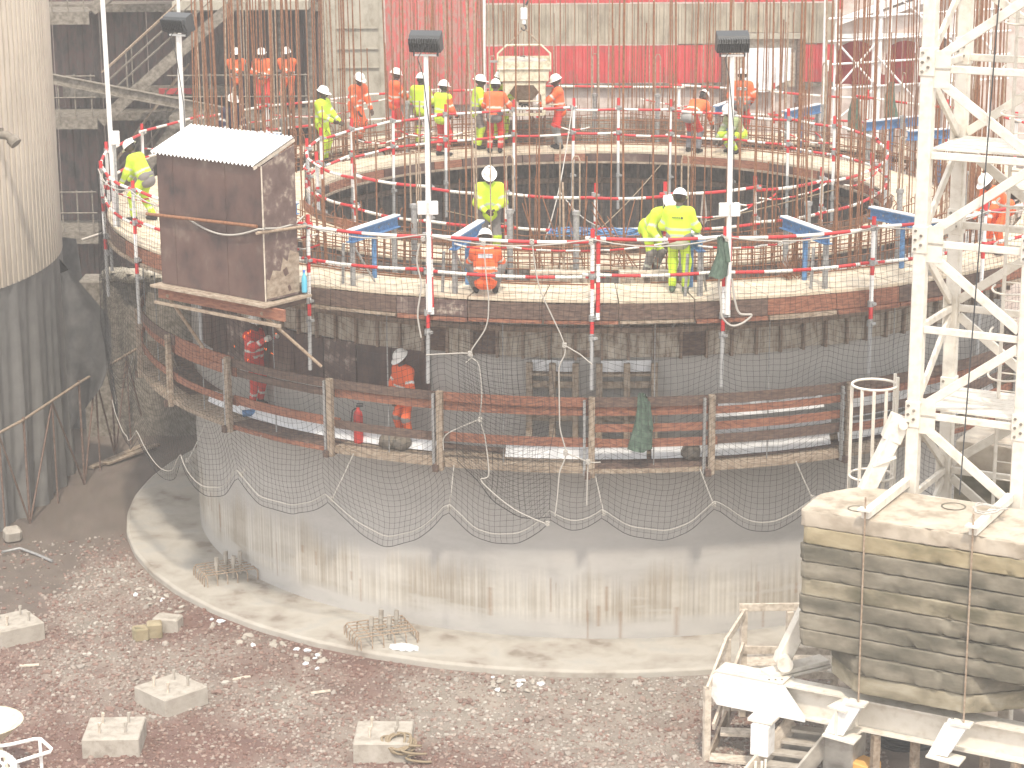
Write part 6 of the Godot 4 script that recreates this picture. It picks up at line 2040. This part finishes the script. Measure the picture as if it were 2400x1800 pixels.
# ---------------------------------------------------------------- people
# surface nets of tapered capsules joined by a smooth minimum
# bone: [a, b, ra, rb, colour, stripes [[t0, t1, colour]...]]
func skin_field(out: B, bones: Array, h: float, k: float) -> void:
	var lo := Vector3(INF, INF, INF)
	var hi := -lo
	var mg := .085
	for q in bones:
		var r: float = maxf(q[2], q[3]) + mg
		var rv := Vector3(r, r, r)
		lo = lo.min((q[0] as Vector3).min(q[1]) - rv)
		hi = hi.max((q[0] as Vector3).max(q[1]) + rv)
	var nx := int((hi.x - lo.x) / h) + 2
	var ny := int((hi.y - lo.y) / h) + 2
	var nz := int((hi.z - lo.z) / h) + 2
	var f := PackedFloat32Array()
	f.resize(nx * ny * nz)
	f.fill(0.0)
	for q in bones:
		var a: Vector3 = q[0]
		var ab: Vector3 = q[1] - q[0]
		var l2 := maxf(ab.length_squared(), 1e-8)
		var ra: float = q[2]
		var dr: float = q[3] - q[2]
		var r := maxf(ra, ra + dr) + mg
		var rv := Vector3(r, r, r)
		var i0 := ((a.min(q[1]) - rv - lo) / h).floor()
		var i1 := ((a.max(q[1]) + rv - lo) / h).ceil()
		for z in range(maxi(0, int(i0.z)), mini(nz, int(i1.z) + 1)):
			for y in range(maxi(0, int(i0.y)), mini(ny, int(i1.y) + 1)):
				var row := (z * ny + y) * nx
				for x in range(maxi(0, int(i0.x)), mini(nx, int(i1.x) + 1)):
					var p := lo + Vector3(x, y, z) * h - a
					var t := clampf(p.dot(ab) / l2, 0.0, 1.0)
					var d := (p - ab * t).length() - ra - dr * t
					if d < mg: f[row + x] += exp(-k * d)
	var vid := PackedInt32Array()
	vid.resize(nx * ny * nz)
	vid.fill(-1)
	var base := out.v.size()
	var offs := [0, 1, nx, nx + 1, nx * ny, nx * ny + 1, nx * ny + nx, nx * ny + nx + 1]
	var edges := [[0, 1], [2, 3], [4, 5], [6, 7], [0, 2], [1, 3], [4, 6], [5, 7], [0, 4], [1, 5], [2, 6], [3, 7]]
	var ofv := [Vector3(0, 0, 0), Vector3(1, 0, 0), Vector3(0, 1, 0), Vector3(1, 1, 0), Vector3(0, 0, 1), Vector3(1, 0, 1), Vector3(0, 1, 1), Vector3(1, 1, 1)]
	var val := [0.0, 0.0, 0.0, 0.0, 0.0, 0.0, 0.0, 0.0]
	for z in nz - 1:
		for y in ny - 1:
			var row := (z * ny + y) * nx
			for x in nx - 1:
				var i := row + x
				var c := 0
				for e in 8:
					if f[i + offs[e]] > 1.0: c += 1
				if c == 0 or c == 8: continue
				for e in 8: val[e] = log(maxf(f[i + offs[e]], 0.02))
				var s := Vector3.ZERO
				var m := 0
				for e in edges:
					var va: float = val[e[0]]
					var vb: float = val[e[1]]
					if (va > 0.0) != (vb > 0.0):
						s += (ofv[e[0]] as Vector3).lerp(ofv[e[1]], va / (va - vb))
						m += 1
				var p := lo + (Vector3(x, y, z) + s / m) * h
				# colour from the nearest bone
				var best := INF
				var col := Color.WHITE
				for q in bones:
					var ab: Vector3 = q[1] - q[0]
					var t := clampf((p - q[0]).dot(ab) / maxf(ab.length_squared(), 1e-8), 0.0, 1.0)
					var d: float = (p - q[0] - ab * t).length() - lerpf(q[2], q[3], t)
					if d < best:
						best = d
						col = q[4]
						for st in q[5]:
							if t >= st[0] and t <= st[1]: col = st[2]
				out.col = col
				vid[i] = out.vert(p, Vector3.ZERO)
	var quads := []
	var ax := [1, nx, nx * ny]
	for z in range(1, nz - 1):
		for y in range(1, ny - 1):
			var row := (z * ny + y) * nx
			for x in range(1, nx - 1):
				var i := row + x
				var inside := f[i] > 1.0
				for k2 in 3:
					if inside == (f[i + ax[k2]] > 1.0): continue
					var u: int = ax[(k2 + 1) % 3]
					var w: int = ax[(k2 + 2) % 3]
					var q := [vid[i], vid[i - u], vid[i - u - w], vid[i - w]]
					if q[0] < 0 or q[1] < 0 or q[2] < 0 or q[3] < 0: continue
					var want := Vector3.ZERO
					want[k2] = 1.0 if inside else -1.0
					var nn := (out.v[q[2]] - out.v[q[0]]).cross(out.v[q[3]] - out.v[q[1]])
					if nn.dot(want) < 0: nn = -nn
					for e in q: out.n[e] += nn
					quads.append([q, nn])
	for i in range(base, out.v.size()): out.n[i] = out.n[i].normalized() if out.n[i].length() > 0 else Vector3.UP
	for q in quads:
		out.tri(q[0][0], q[0][1], q[0][2], q[1]); out.tri(q[0][0], q[0][2], q[0][3], q[1])
	out.col = Color(1, 1, 1)

func append(out: B, src: B, t: Transform3D) -> void:
	var k := out.v.size()
	for i in src.v.size():
		out.v.append(t * src.v[i]); out.n.append((t.basis * src.n[i]).normalized()); out.c.append(src.c[i]); out.uv.append(Vector2.ZERO)
	var flip := t.basis.determinant() < 0
	for i in range(0, src.ix.size(), 3):
		out.ix.append(k + src.ix[i])
		out.ix.append(k + src.ix[i + (2 if flip else 1)]); out.ix.append(k + src.ix[i + (1 if flip else 2)])

const SKIN := Color(.062, .036, .026)
var head_b: B
var hands := {}
func make_head() -> void:
	head_b = B.new()
	var s := SKIN
	var lip := Color(.075, .03, .026)
	var eye := Color(.55, .52, .48)
	var hair := Color(.012, .01, .009)
	var e := []
	skin_field(head_b, [
		[Vector3(0, .03, -.015), Vector3(0, .035, .02), .088, .082, s, e],
		[Vector3(0, -.03, .02), Vector3(0, -.075, .055), .062, .036, s, e],          # jaw, chin
		[Vector3(-.04, -.02, .03), Vector3(.04, -.02, .03), .045, .045, s, e],        # cheeks
		[Vector3(-.035, .03, .078), Vector3(.035, .03, .078), .017, .017, s, e],      # brow
		[Vector3(0, .015, .09), Vector3(0, -.022, .108), .009, .015, s, e],           # nose
		[Vector3(-.022, -.055, .083), Vector3(.022, -.055, .083), .010, .010, lip, e],
		[Vector3(-.032, .008, .082), Vector3(-.030, .008, .084), .011, .011, eye, e],
		[Vector3(.032, .008, .082), Vector3(.030, .008, .084), .011, .011, eye, e],
		[Vector3(-.031, .008, .093), Vector3(-.031, .008, .094), .005, .005, hair, e],
		[Vector3(.031, .008, .093), Vector3(.031, .008, .094), .005, .005, hair, e],
		[Vector3(-.088, .0, -.005), Vector3(-.09, -.03, .0), .016, .010, s, e],
		[Vector3(.088, .0, -.005), Vector3(.09, -.03, .0), .016, .010, s, e],
		[Vector3(0, .05, -.03), Vector3(0, .0, -.055), .082, .055, hair, e]], .0075, 60.0)
	for grip in 2:
		for gl in 2:
			var h := B.new()
			var c := SKIN if gl == 0 else Color(.50, .47, .43)
			var add := 0.0 if gl == 0 else .003
			var bones := [
				[Vector3(-.022, -.02, 0), Vector3(-.026, -.085, 0), .017 + add, .015 + add, c, []],
				[Vector3(0, -.015, 0), Vector3(0, -.09, 0), .018 + add, .015 + add, c, []],
				[Vector3(.022, -.02, 0), Vector3(.028, -.085, 0), .017 + add, .014 + add, c, []]]
			var curl := .35 if grip == 0 else 1.15
			for k in 4:
				var x: float = [-.031, -.011, .010, .030][k]
				var L: float = [.040, .046, .043, .033][k]
				var p := Vector3(x, -.088, 0)
				var an := 0.0
				for sg in 3:
					an += curl * [.5, 1.0, .8][sg]
					var q: Vector3 = p + Vector3(0, -cos(an), sin(an)) * L * [1.0, .65, .5][sg]
					bones.append([p, q, .0095 - .0012 * sg + add, .0088 - .0012 * sg + add, c, []])
					p = q
			bones.append([Vector3(-.03, -.03, .006), Vector3(-.055, -.062, .02), .012 + add, .0105 + add, c, []])
			bones.append([Vector3(-.055, -.062, .02), Vector3(-.05 if grip == 0 else -.03, -.088, .036), .0105 + add, .009 + add, c, []])
			skin_field(h, bones, .0055, 120.0)
			hands["%d%d" % [grip, gl]] = h

func ik(a: Vector3, t: Vector3, l1: float, l2: float, pole: Vector3) -> Array:
	var d := t - a
	var L := clampf(d.length(), .05, l1 + l2 - .004)
	var e := d.normalized()
	t = a + e * L
	var x := (l1 * l1 - l2 * l2 + L * L) / (2.0 * L)
	var hgt := sqrt(maxf(l1 * l1 - x * x, 0.0))
	var pn := (pole - e * pole.dot(e)).normalized()
	return [a + e * x + pn * hgt, t]

# pose: hp pelvis height, po pelvis offset, lean forward, side lean, lh/rh hand targets, lf/rf feet, head pitch and yaw, grip
# outfit: jacket, sleeve, trousers, lower legs, boots, stripe, glove, label
func person(label: String, at: Vector3, yaw: float, pose: Dictionary, fit: Dictionary) -> Node3D:
	var t := thing("person", label, "person", at, yaw)
	var hp: float = pose.get("hp", .93)
	var pel: Vector3 = Vector3(0, hp, 0) + pose.get("po", Vector3.ZERO)
	var lean: float = pose.get("lean", .05)
	var side: float = pose.get("side", 0.0)
	var up := Vector3(side, cos(lean), sin(lean)).normalized()
	var rt := Vector3(1, 0, 0)
	rt = (rt - up * rt.dot(up)).normalized()
	var tw: float = pose.get("twist", 0.0)
	var rs := rt.rotated(up, tw)
	var fw := rs.cross(up)
	if fw.dot(Vector3(0, 0, 1)) < 0 and lean < 1.2: fw = -fw
	var neck := pel + up * .50
	var hpz: float = pose.get("pitch", .15)
	var hy: float = pose.get("hyaw", 0.0)
	var nd := up.lerp(Vector3.UP, .35).normalized()
	var hc := neck + nd * .165 + fw * .02
	var sl := pel + up * .445 + rs * .178
	var sr := pel + up * .445 - rs * .178
	var lh: Vector3 = pose.get("lh", Vector3(.27, hp - .12, .10))
	var rh: Vector3 = pose.get("rh", Vector3(-.27, hp - .12, .10))
	var la := ik(sl, lh, .285, .27, pose.get("lp", Vector3(.55, -.3, -.8)))
	var ra := ik(sr, rh, .285, .27, pose.get("rp", Vector3(-.55, -.3, -.8)))
	var hl := pel + rt * .095
	var hr := pel - rt * .095
	var lf: Vector3 = pose.get("lf", Vector3(.12, .09, .0))
	var rf: Vector3 = pose.get("rf", Vector3(-.12, .09, .03))
	var ll := ik(hl, lf, .435, .43, pose.get("lk", Vector3(.15, 0, 1)))
	var rl := ik(hr, rf, .435, .43, pose.get("rk", Vector3(-.15, 0, 1)))
	var s := SKIN
	var e := []
	var cell: float = pose.get("cell", .024)
	# body: one continuous surface
	var b := B.new()
	skin_field(b, [
		[hl, hr, .095, .095, s, e], [pel, pel + up * .42, .10, .10, s, e], [sl, sr, .05, .05, s, e],
		[neck - up * .06, hc - nd * .05, .055, .052, s, e],
		[sl, la[0], .045, .038, s, e], [la[0], la[1], .037, .027, s, e], [sr, ra[0], .045, .038, s, e], [ra[0], ra[1], .037, .027, s, e],
		[hl, ll[0], .07, .05, s, e], [ll[0], ll[1], .05, .038, s, e], [hr, rl[0], .07, .05, s, e], [rl[0], rl[1], .05, .038, s, e]], .026, 34.0)
	var hb := Basis.looking_at(-(fw.lerp(Vector3(0, 0, 1), .6).normalized()), Vector3.UP)
	hb = hb * Basis(Vector3.UP, hy) * Basis(Vector3(1, 0, 0), hpz)
	append(b, head_b, Transform3D(hb, hc + hb * Vector3(0, .01, 0)))
	var gk := "%d%d" % [pose.get("grip", 0), 1 if fit.get("glove", false) else 0]
	for q in [[la, 1.0], [ra, -1.0]]:
		var d: Vector3 = (q[0][1] - q[0][0]).normalized()
		var y := -d
		var z: Vector3 = (fw * .5 + rs * (-q[1]) * .8)
		z = (z - y * z.dot(y)).normalized()
		var x := y.cross(z)
		append(b, hands[gk], Transform3D(Basis(x * q[1], y, z), q[0][1]))
	put("body", b, M.skin, t)
	# jacket
	var jc: Color = fit.jacket
	var sc: Color = fit.get("sleeve", jc)
	var st: Color = fit.get("stripe", Color(.6, .6, .58))
	var hem: Color = fit.get("hem", jc)
	var tb := [[0.0, .10, hem], [.20, .29, st], [.44, .53, st]]
	if fit.get("plain", false): tb = []
	var ab := [[.60, .76, st]]
	b = B.new()
	var o := .065
	skin_field(b, [
		[pel + rt * o - up * .06, pel + rs * .085 + up * .40, .128, .125, jc, tb], [pel - rt * o - up * .06, pel - rs * .085 + up * .40, .128, .125, jc, tb],
		[sl, sr, .078, .078, jc, e], [neck - up * .07, neck - up * .01, .07, .062, fit.get("collar", jc), e],
		[sl, la[0], .074, .066, sc, ab], [la[0], la[1].lerp(la[0], .06), .064, .052, sc, [[.55, .75, st]]],
		[sr, ra[0], .074, .066, sc, ab], [ra[0], ra[1].lerp(ra[0], .06), .064, .052, sc, [[.55, .75, st]]]], cell, 40.0)
	put("jacket", b, M.fabric, t)
	# trousers
	var tc: Color = fit.trousers
	var kc: Color = fit.get("shin", tc)
	b = B.new()
	skin_field(b, [
		[hl + Vector3(0, .05, 0), hr + Vector3(0, .05, 0), .112, .112, fit.get("waist", tc), e],
		[hl, ll[0], .096, .074, tc, e], [ll[0], ll[1].lerp(ll[0], .12), .076, .066, kc, [[.0, .12, fit.get("knee", kc)], [.62, .74, st if fit.get("legband", true) else kc]]],
		[hr, rl[0], .096, .074, tc, e], [rl[0], rl[1].lerp(rl[0], .12), .076, .066, kc, [[.0, .12, fit.get("knee", kc)], [.62, .74, st if fit.get("legband", true) else kc]]]], cell, 40.0)
	put("trousers", b, M.fabric, t)
	# boots
	var bc: Color = fit.get("boots", Color(.03, .027, .025))
	for q in [ll, rl]:
		b = B.new()
		var ank: Vector3 = q[1]
		var shin: Vector3 = (q[0] - ank).normalized()
		var toe := Vector3(0.0, 0.0, 1.0)
		if absf(shin.y) < .5: toe = Vector3(0, -.5, .8).normalized()
		skin_field(b, [[ank + shin * .16, ank, .055, .05, bc, e], [ank + Vector3(0, -.04, -.03), ank + toe * .15 + Vector3(0, -.045, 0), .045, .038, bc, e]], .02, 60.0)
		put("boot", b, M.fabric, t)
	# helmet
	b = B.new()
	var hm: Color = fit.get("helmet", Color(.80, .79, .76))
	b.col = hm
	var rows := []
	for j in 9:
		var row := []
		for i in 21:
			var an := TAU * i / 20.0
			var ph := PI * .5 * j / 8.0
			var r := sin(ph)
			var ridge := .006 * clampf(1.0 - absf(sin(an)) * 5.0, 0, 1)
			row.append(Vector3(sin(an) * .118 * r, cos(ph) * .125 + ridge, cos(an) * .138 * r))
		rows.append(row)
	for q in [[1.06, -.006, .0], [1.16, -.014, .05], [1.16, -.02, .05], [1.0, -.014, .0]]:
		var row := []
		for i in 21:
			var an := TAU * i / 20.0
			var peak: float = q[2] * maxf(0.0, cos(an)) + fit.get("brim", 0.0) * (1.0 if q[2] > 0 else 0.0)
			row.append(Vector3(sin(an) * (.118 * q[0] + fit.get("brim", 0.0)), q[1], cos(an) * .138 * q[0] + peak * signf(cos(an))))
		rows.append(row)
	b.grid(rows)
	var mi := put("helmet", b, M.paint, t)
	mi.transform = Transform3D(hb, hc + hb * Vector3(0, .055, -.008))
	if fit.has("label"):
		b = B.new()
		b.box(Transform3D(Basis(rs, up, fw), pel + up * .36 - fw * .128), Vector3(.24, .07, .03), .004)
		if fit.label < 3: put("back_label", b, M.sheet, t)
		if fit.label >= 2:
			b = B.new()
			b.box(Transform3D(Basis(rs, up, fw), pel + up * .36 - fw * .142 - rs * .08), Vector3(.035, .03, .008))
			for k in 4: b.box(Transform3D(Basis(rs, up, fw), pel + up * .36 - fw * .142 + rs * (-.035 + .035 * k)), Vector3(.022, .018, .008))
			put("back_print", b, M.lamp, t)
	return t

func make_people() -> void:
	make_head()
	var Y := Color(.50, .68, .045)
	var O := Color(.78, .135, .04)
	var R := Color(.60, .045, .035)
	var G := Color(.19, .175, .165)
	var N := Color(.035, .03, .055)
	var YJ := {"jacket": Y, "trousers": Y, "stripe": Color(.52, .56, .46)}
	var OJ := {"jacket": O, "trousers": R, "stripe": Color(.66, .60, .55)}
	var d := H1 + .002
	person("worker in yellow bent over at the left end of the ring beside the booth", Vector3(-9.05, d, 2.6), -1.9, {"lean": .5, "hp": .86, "po": Vector3(0, 0, -.12), "lh": Vector3(.24, .55, .42), "rh": Vector3(-.2, .5, .5), "pitch": .5, "lf": Vector3(.13, .09, .12), "rf": Vector3(-.14, .09, -.18)}, YJ.merged({"waist": G, "hem": G}, true))
	# three in orange on the landing
	person("left of three orange workers on the landing behind the dense bars, arms folded", Vector3(-9.12, 6.452, -14.0), .1, {"lh": Vector3(-.10, 1.16, .22), "rh": Vector3(.10, 1.12, .24), "grip": 1}, {"jacket": O, "trousers": N, "stripe": Color(.7, .66, .6), "shin": N})
	person("middle of three orange workers on the landing, white scarf and red trousers", Vector3(-8.42, 6.452, -13.95), .05, {"lh": Vector3(.05, 1.0, .28), "rh": Vector3(-.12, 1.08, .25), "grip": 1}, {"jacket": O, "trousers": R, "stripe": Color(.7, .66, .6), "collar": Color(.75, .73, .7)})
	person("right of three orange workers on the landing, orange trousers with a band", Vector3(-7.76, 6.452, -14.05), -.15, {"lh": Vector3(-.08, 1.14, .22), "rh": Vector3(.12, 1.1, .24), "grip": 1}, {"jacket": O, "trousers": O, "stripe": Color(.7, .66, .6)})
	person("worker half hidden in the dense back left bars, only a white helmet showing", Vector3(-8.0, d, -3.45), .6, {"lean": .2, "lh": Vector3(.2, .95, .3), "rh": Vector3(-.2, .95, .3)}, {"jacket": N, "trousers": N, "plain": true, "legband": false})
	person("worker in yellow facing right at the back left, holding a cable", Vector3(-6.06, d, -4.55), 1.15, {"lh": Vector3(.2, .95, .35), "rh": Vector3(-.15, 1.0, .36), "pitch": .3, "grip": 1}, YJ)
	person("worker in orange bending to the right before the beige panels", Vector3(-5.5, d, -7.6), .75, {"lean": .25, "hp": .90, "lh": Vector3(.2, .72, .4), "rh": Vector3(-.2, .75, .38), "pitch": .35}, OJ.merged({"trousers": O}, true))
	person("worker in orange seen from the side, fourth from left at the back of the ring", Vector3(-4.57, d, -7.85), 1.9, {"lh": Vector3(.15, 1.05, .38), "rh": Vector3(-.15, 1.0, .40), "pitch": .25, "grip": 1}, OJ)
	person("worker in yellow jacket half behind the middle lamp pole", Vector3(-3.9, d, -6.85), 2.7, {"lh": Vector3(.2, 1.0, .3), "rh": Vector3(-.2, .98, .3)}, {"jacket": Y, "trousers": G, "stripe": Color(.52, .56, .46), "shin": Y})
	person("worker in yellow vest with orange sleeves right of the middle lamp pole", Vector3(-3.36, d, -5.42), 2.35, {"lean": .1, "lh": Vector3(.18, .92, .32), "rh": Vector3(-.18, .95, .3), "grip": 1}, {"jacket": Y, "sleeve": O, "trousers": R, "waist": G, "shin": R, "knee": Color(.5, .48, .45), "stripe": Color(.52, .56, .46)})
	person("worker in yellow with a broad brimmed helmet reaching an arm to the skip", Vector3(-2.58, d, -6.5), 1.75, {"lh": Vector3(.12, 1.3, .52), "rh": Vector3(-.2, 1.1, .35), "lean": .15, "lp": Vector3(.6, -1, -.2)}, {"jacket": Y, "trousers": G, "shin": Y, "stripe": Color(.45, .5, .42), "brim": .03})
	person("worker in orange seen from behind, leaning to the skip's left leg", Vector3(-2.14, d, -5.85), 2.95, {"lean": .22, "hp": .90, "lh": Vector3(.22, 1.0, .45), "rh": Vector3(-.25, 1.05, .45), "grip": 1, "pitch": .2}, {"jacket": O, "trousers": R, "waist": G, "hem": G, "knee": O, "stripe": Color(.62, .52, .45), "glove": true})
	person("worker in yellow mostly hidden between the orange worker and the skip", Vector3(-2.02, d, -7.35), .3, {"lh": Vector3(.12, 1.1, .4), "rh": Vector3(-.1, 1.0, .4)}, YJ)
	person("worker in orange right of the skip, gloved hands on its levers", Vector3(-.60, d, -6.5), -1.45, {"lh": Vector3(.08, 1.06, .50), "rh": Vector3(-.10, .92, .50), "grip": 1, "pitch": .35, "lean": .12}, {"jacket": O, "trousers": R, "waist": G, "shin": Color(.25, .25, .24), "stripe": Color(.66, .50, .45), "glove": true, "legband": false})
	person("worker in orange bent right over with back to us, left of the doorway", Vector3(2.5, d, -5.75), 2.45, {"lean": 1.0, "hp": .88, "po": Vector3(0, 0, -.15), "lh": Vector3(.2, .45, .55), "rh": Vector3(-.2, .4, .6), "pitch": .6, "lf": Vector3(.14, .09, 0), "rf": Vector3(-.14, .09, 0)}, {"jacket": O, "trousers": R, "shin": Color(.2, .2, .22), "hem": Color(.3, .29, .28), "stripe": Color(.7, .6, .5), "legband": false})
	person("worker in orange standing with back to us before the doorway sheet", Vector3(3.78, d, -7.35), 3.0, {"lh": Vector3(.24, .95, .22), "rh": Vector3(-.24, .95, .22)}, {"jacket": O, "trousers": R, "waist": G, "hem": G, "stripe": Color(.68, .5, .42), "label": 2})
	person("crouching worker with yellow trousers behind the right lamp pole", Vector3(3.48, d, -5.65), -1.1, {"hp": .42, "po": Vector3(0, 0, -.12), "lean": .55, "lh": Vector3(.18, .35, .45), "rh": Vector3(-.15, .3, .45), "lf": Vector3(.15, .09, .08), "rf": Vector3(-.15, .09, .05), "pitch": .4}, {"jacket": Color(.34, .4, .2), "trousers": Y, "stripe": Color(.5, .52, .45)})
	# near the front
	person("worker in yellow jacket facing us at the front, looking down at his hands", Vector3(-2.15, d, 6.95), .05, {"lh": Vector3(.07, 1.02, .30), "rh": Vector3(-.07, .99, .31), "grip": 1, "pitch": .55, "cell": .02, "lp": Vector3(.9, -.3, -.4), "rp": Vector3(-.9, -.3, -.4)}, {"jacket": Y, "trousers": G, "shin": Y, "waist": G, "stripe": Color(.42, .46, .38), "collar": Color(.25, .25, .25)})
	person("worker in orange crouching on the front deck with back to us", Vector3(-2.2, d, 9.52), PI, {"hp": .30, "po": Vector3(0, 0, -.14), "lean": .30, "lh": Vector3(.22, .42, .42), "rh": Vector3(-.22, .42, .42), "lf": Vector3(.16, .09, .10), "rf": Vector3(-.16, .09, .06), "lk": Vector3(.5, .5, 1), "rk": Vector3(-.5, .5, 1), "pitch": .35, "cell": .02}, {"jacket": O, "trousers": G, "stripe": Color(.68, .62, .55), "label": 1, "legband": false})
	person("worker in yellow with back to us on the front deck, in green rubber boots", Vector3(1.02, d, 9.5), 2.85, {"lh": Vector3(.22, 1.0, .3), "rh": Vector3(-.26, .98, .30), "grip": 1, "pitch": .4, "cell": .02, "lf": Vector3(.10, .09, .02)}, {"jacket": Y, "trousers": Y, "waist": G, "hem": Color(.4, .42, .3), "boots": Color(.10, .14, .10), "stripe": Color(.40, .46, .38), "collar": Color(.12, .3, .08), "label": 3})
	person("second worker in yellow stooping close at the left of the green booted one", Vector3(.62, d, 8.2), .7, {"lean": .85, "hp": .88, "lh": Vector3(.2, .75, .5), "rh": Vector3(-.2, .72, .5), "pitch": .5, "cell": .022}, {"jacket": Y, "trousers": Y, "shin": G, "stripe": Color(.5, .52, .45)})
	# lower platform
	person("worker in red on the lower platform below the booth, head hidden by its carrier", P(-48.9, 8.72, H2 + .10), .9, {"lh": Vector3(.15, 1.36, .45), "rh": Vector3(-.15, 1.35, .42), "grip": 1, "glove": true, "lp": Vector3(.6, -1, -.2), "rp": Vector3(-.6, -1, -.2)}, {"jacket": R, "trousers": R, "stripe": Color(.72, .7, .66), "glove": true})
	person("worker in orange standing at the rail of the lower platform, looking down left", P(-24.4, 8.82, H2), -.9, {"lean": .12, "lh": Vector3(.22, .92, .28), "rh": Vector3(-.22, .92, .28), "pitch": .6, "cell": .02}, {"jacket": O, "trousers": O, "knee": G, "stripe": Color(.72, .7, .66), "sleeve": O})
	person("worker in orange stooping at the far right, seen through the crane mast", Vector3(7.05, d, 6.35), -1.1, {"lean": .8, "hp": .85, "po": Vector3(0, 0, -.12), "lh": Vector3(.2, .5, .5), "rh": Vector3(-.2, .5, .5), "pitch": .4}, OJ.merged({"trousers": O}, true))
	# welding sparks below the carrier
	var b := B.new()
	var c := P(-44.0, 9.3, 5.35)
	for i in 12:
		var p := c + Vector3(rnd(-.4, .5), rnd(-.6, .15), rnd(-.2, .3))
		b.cyl(p, p + Vector3(rnd(-.02, .02), rnd(-.05, -.02), 0), .004, .002, 4)
	var sm := StandardMaterial3D.new()
	sm.albedo_color = Color(1, .5, .2)
	sm.emission_enabled = true
	sm.emission = Color(1.0, .45, .15); sm.emission_energy_multiplier = 2.5
	var o := put("welding_sparks", b, sm)
	tag(o, "orange welding sparks falling beside the red worker on the lower platform", "sparks")
	o.set_meta("kind", "stuff")
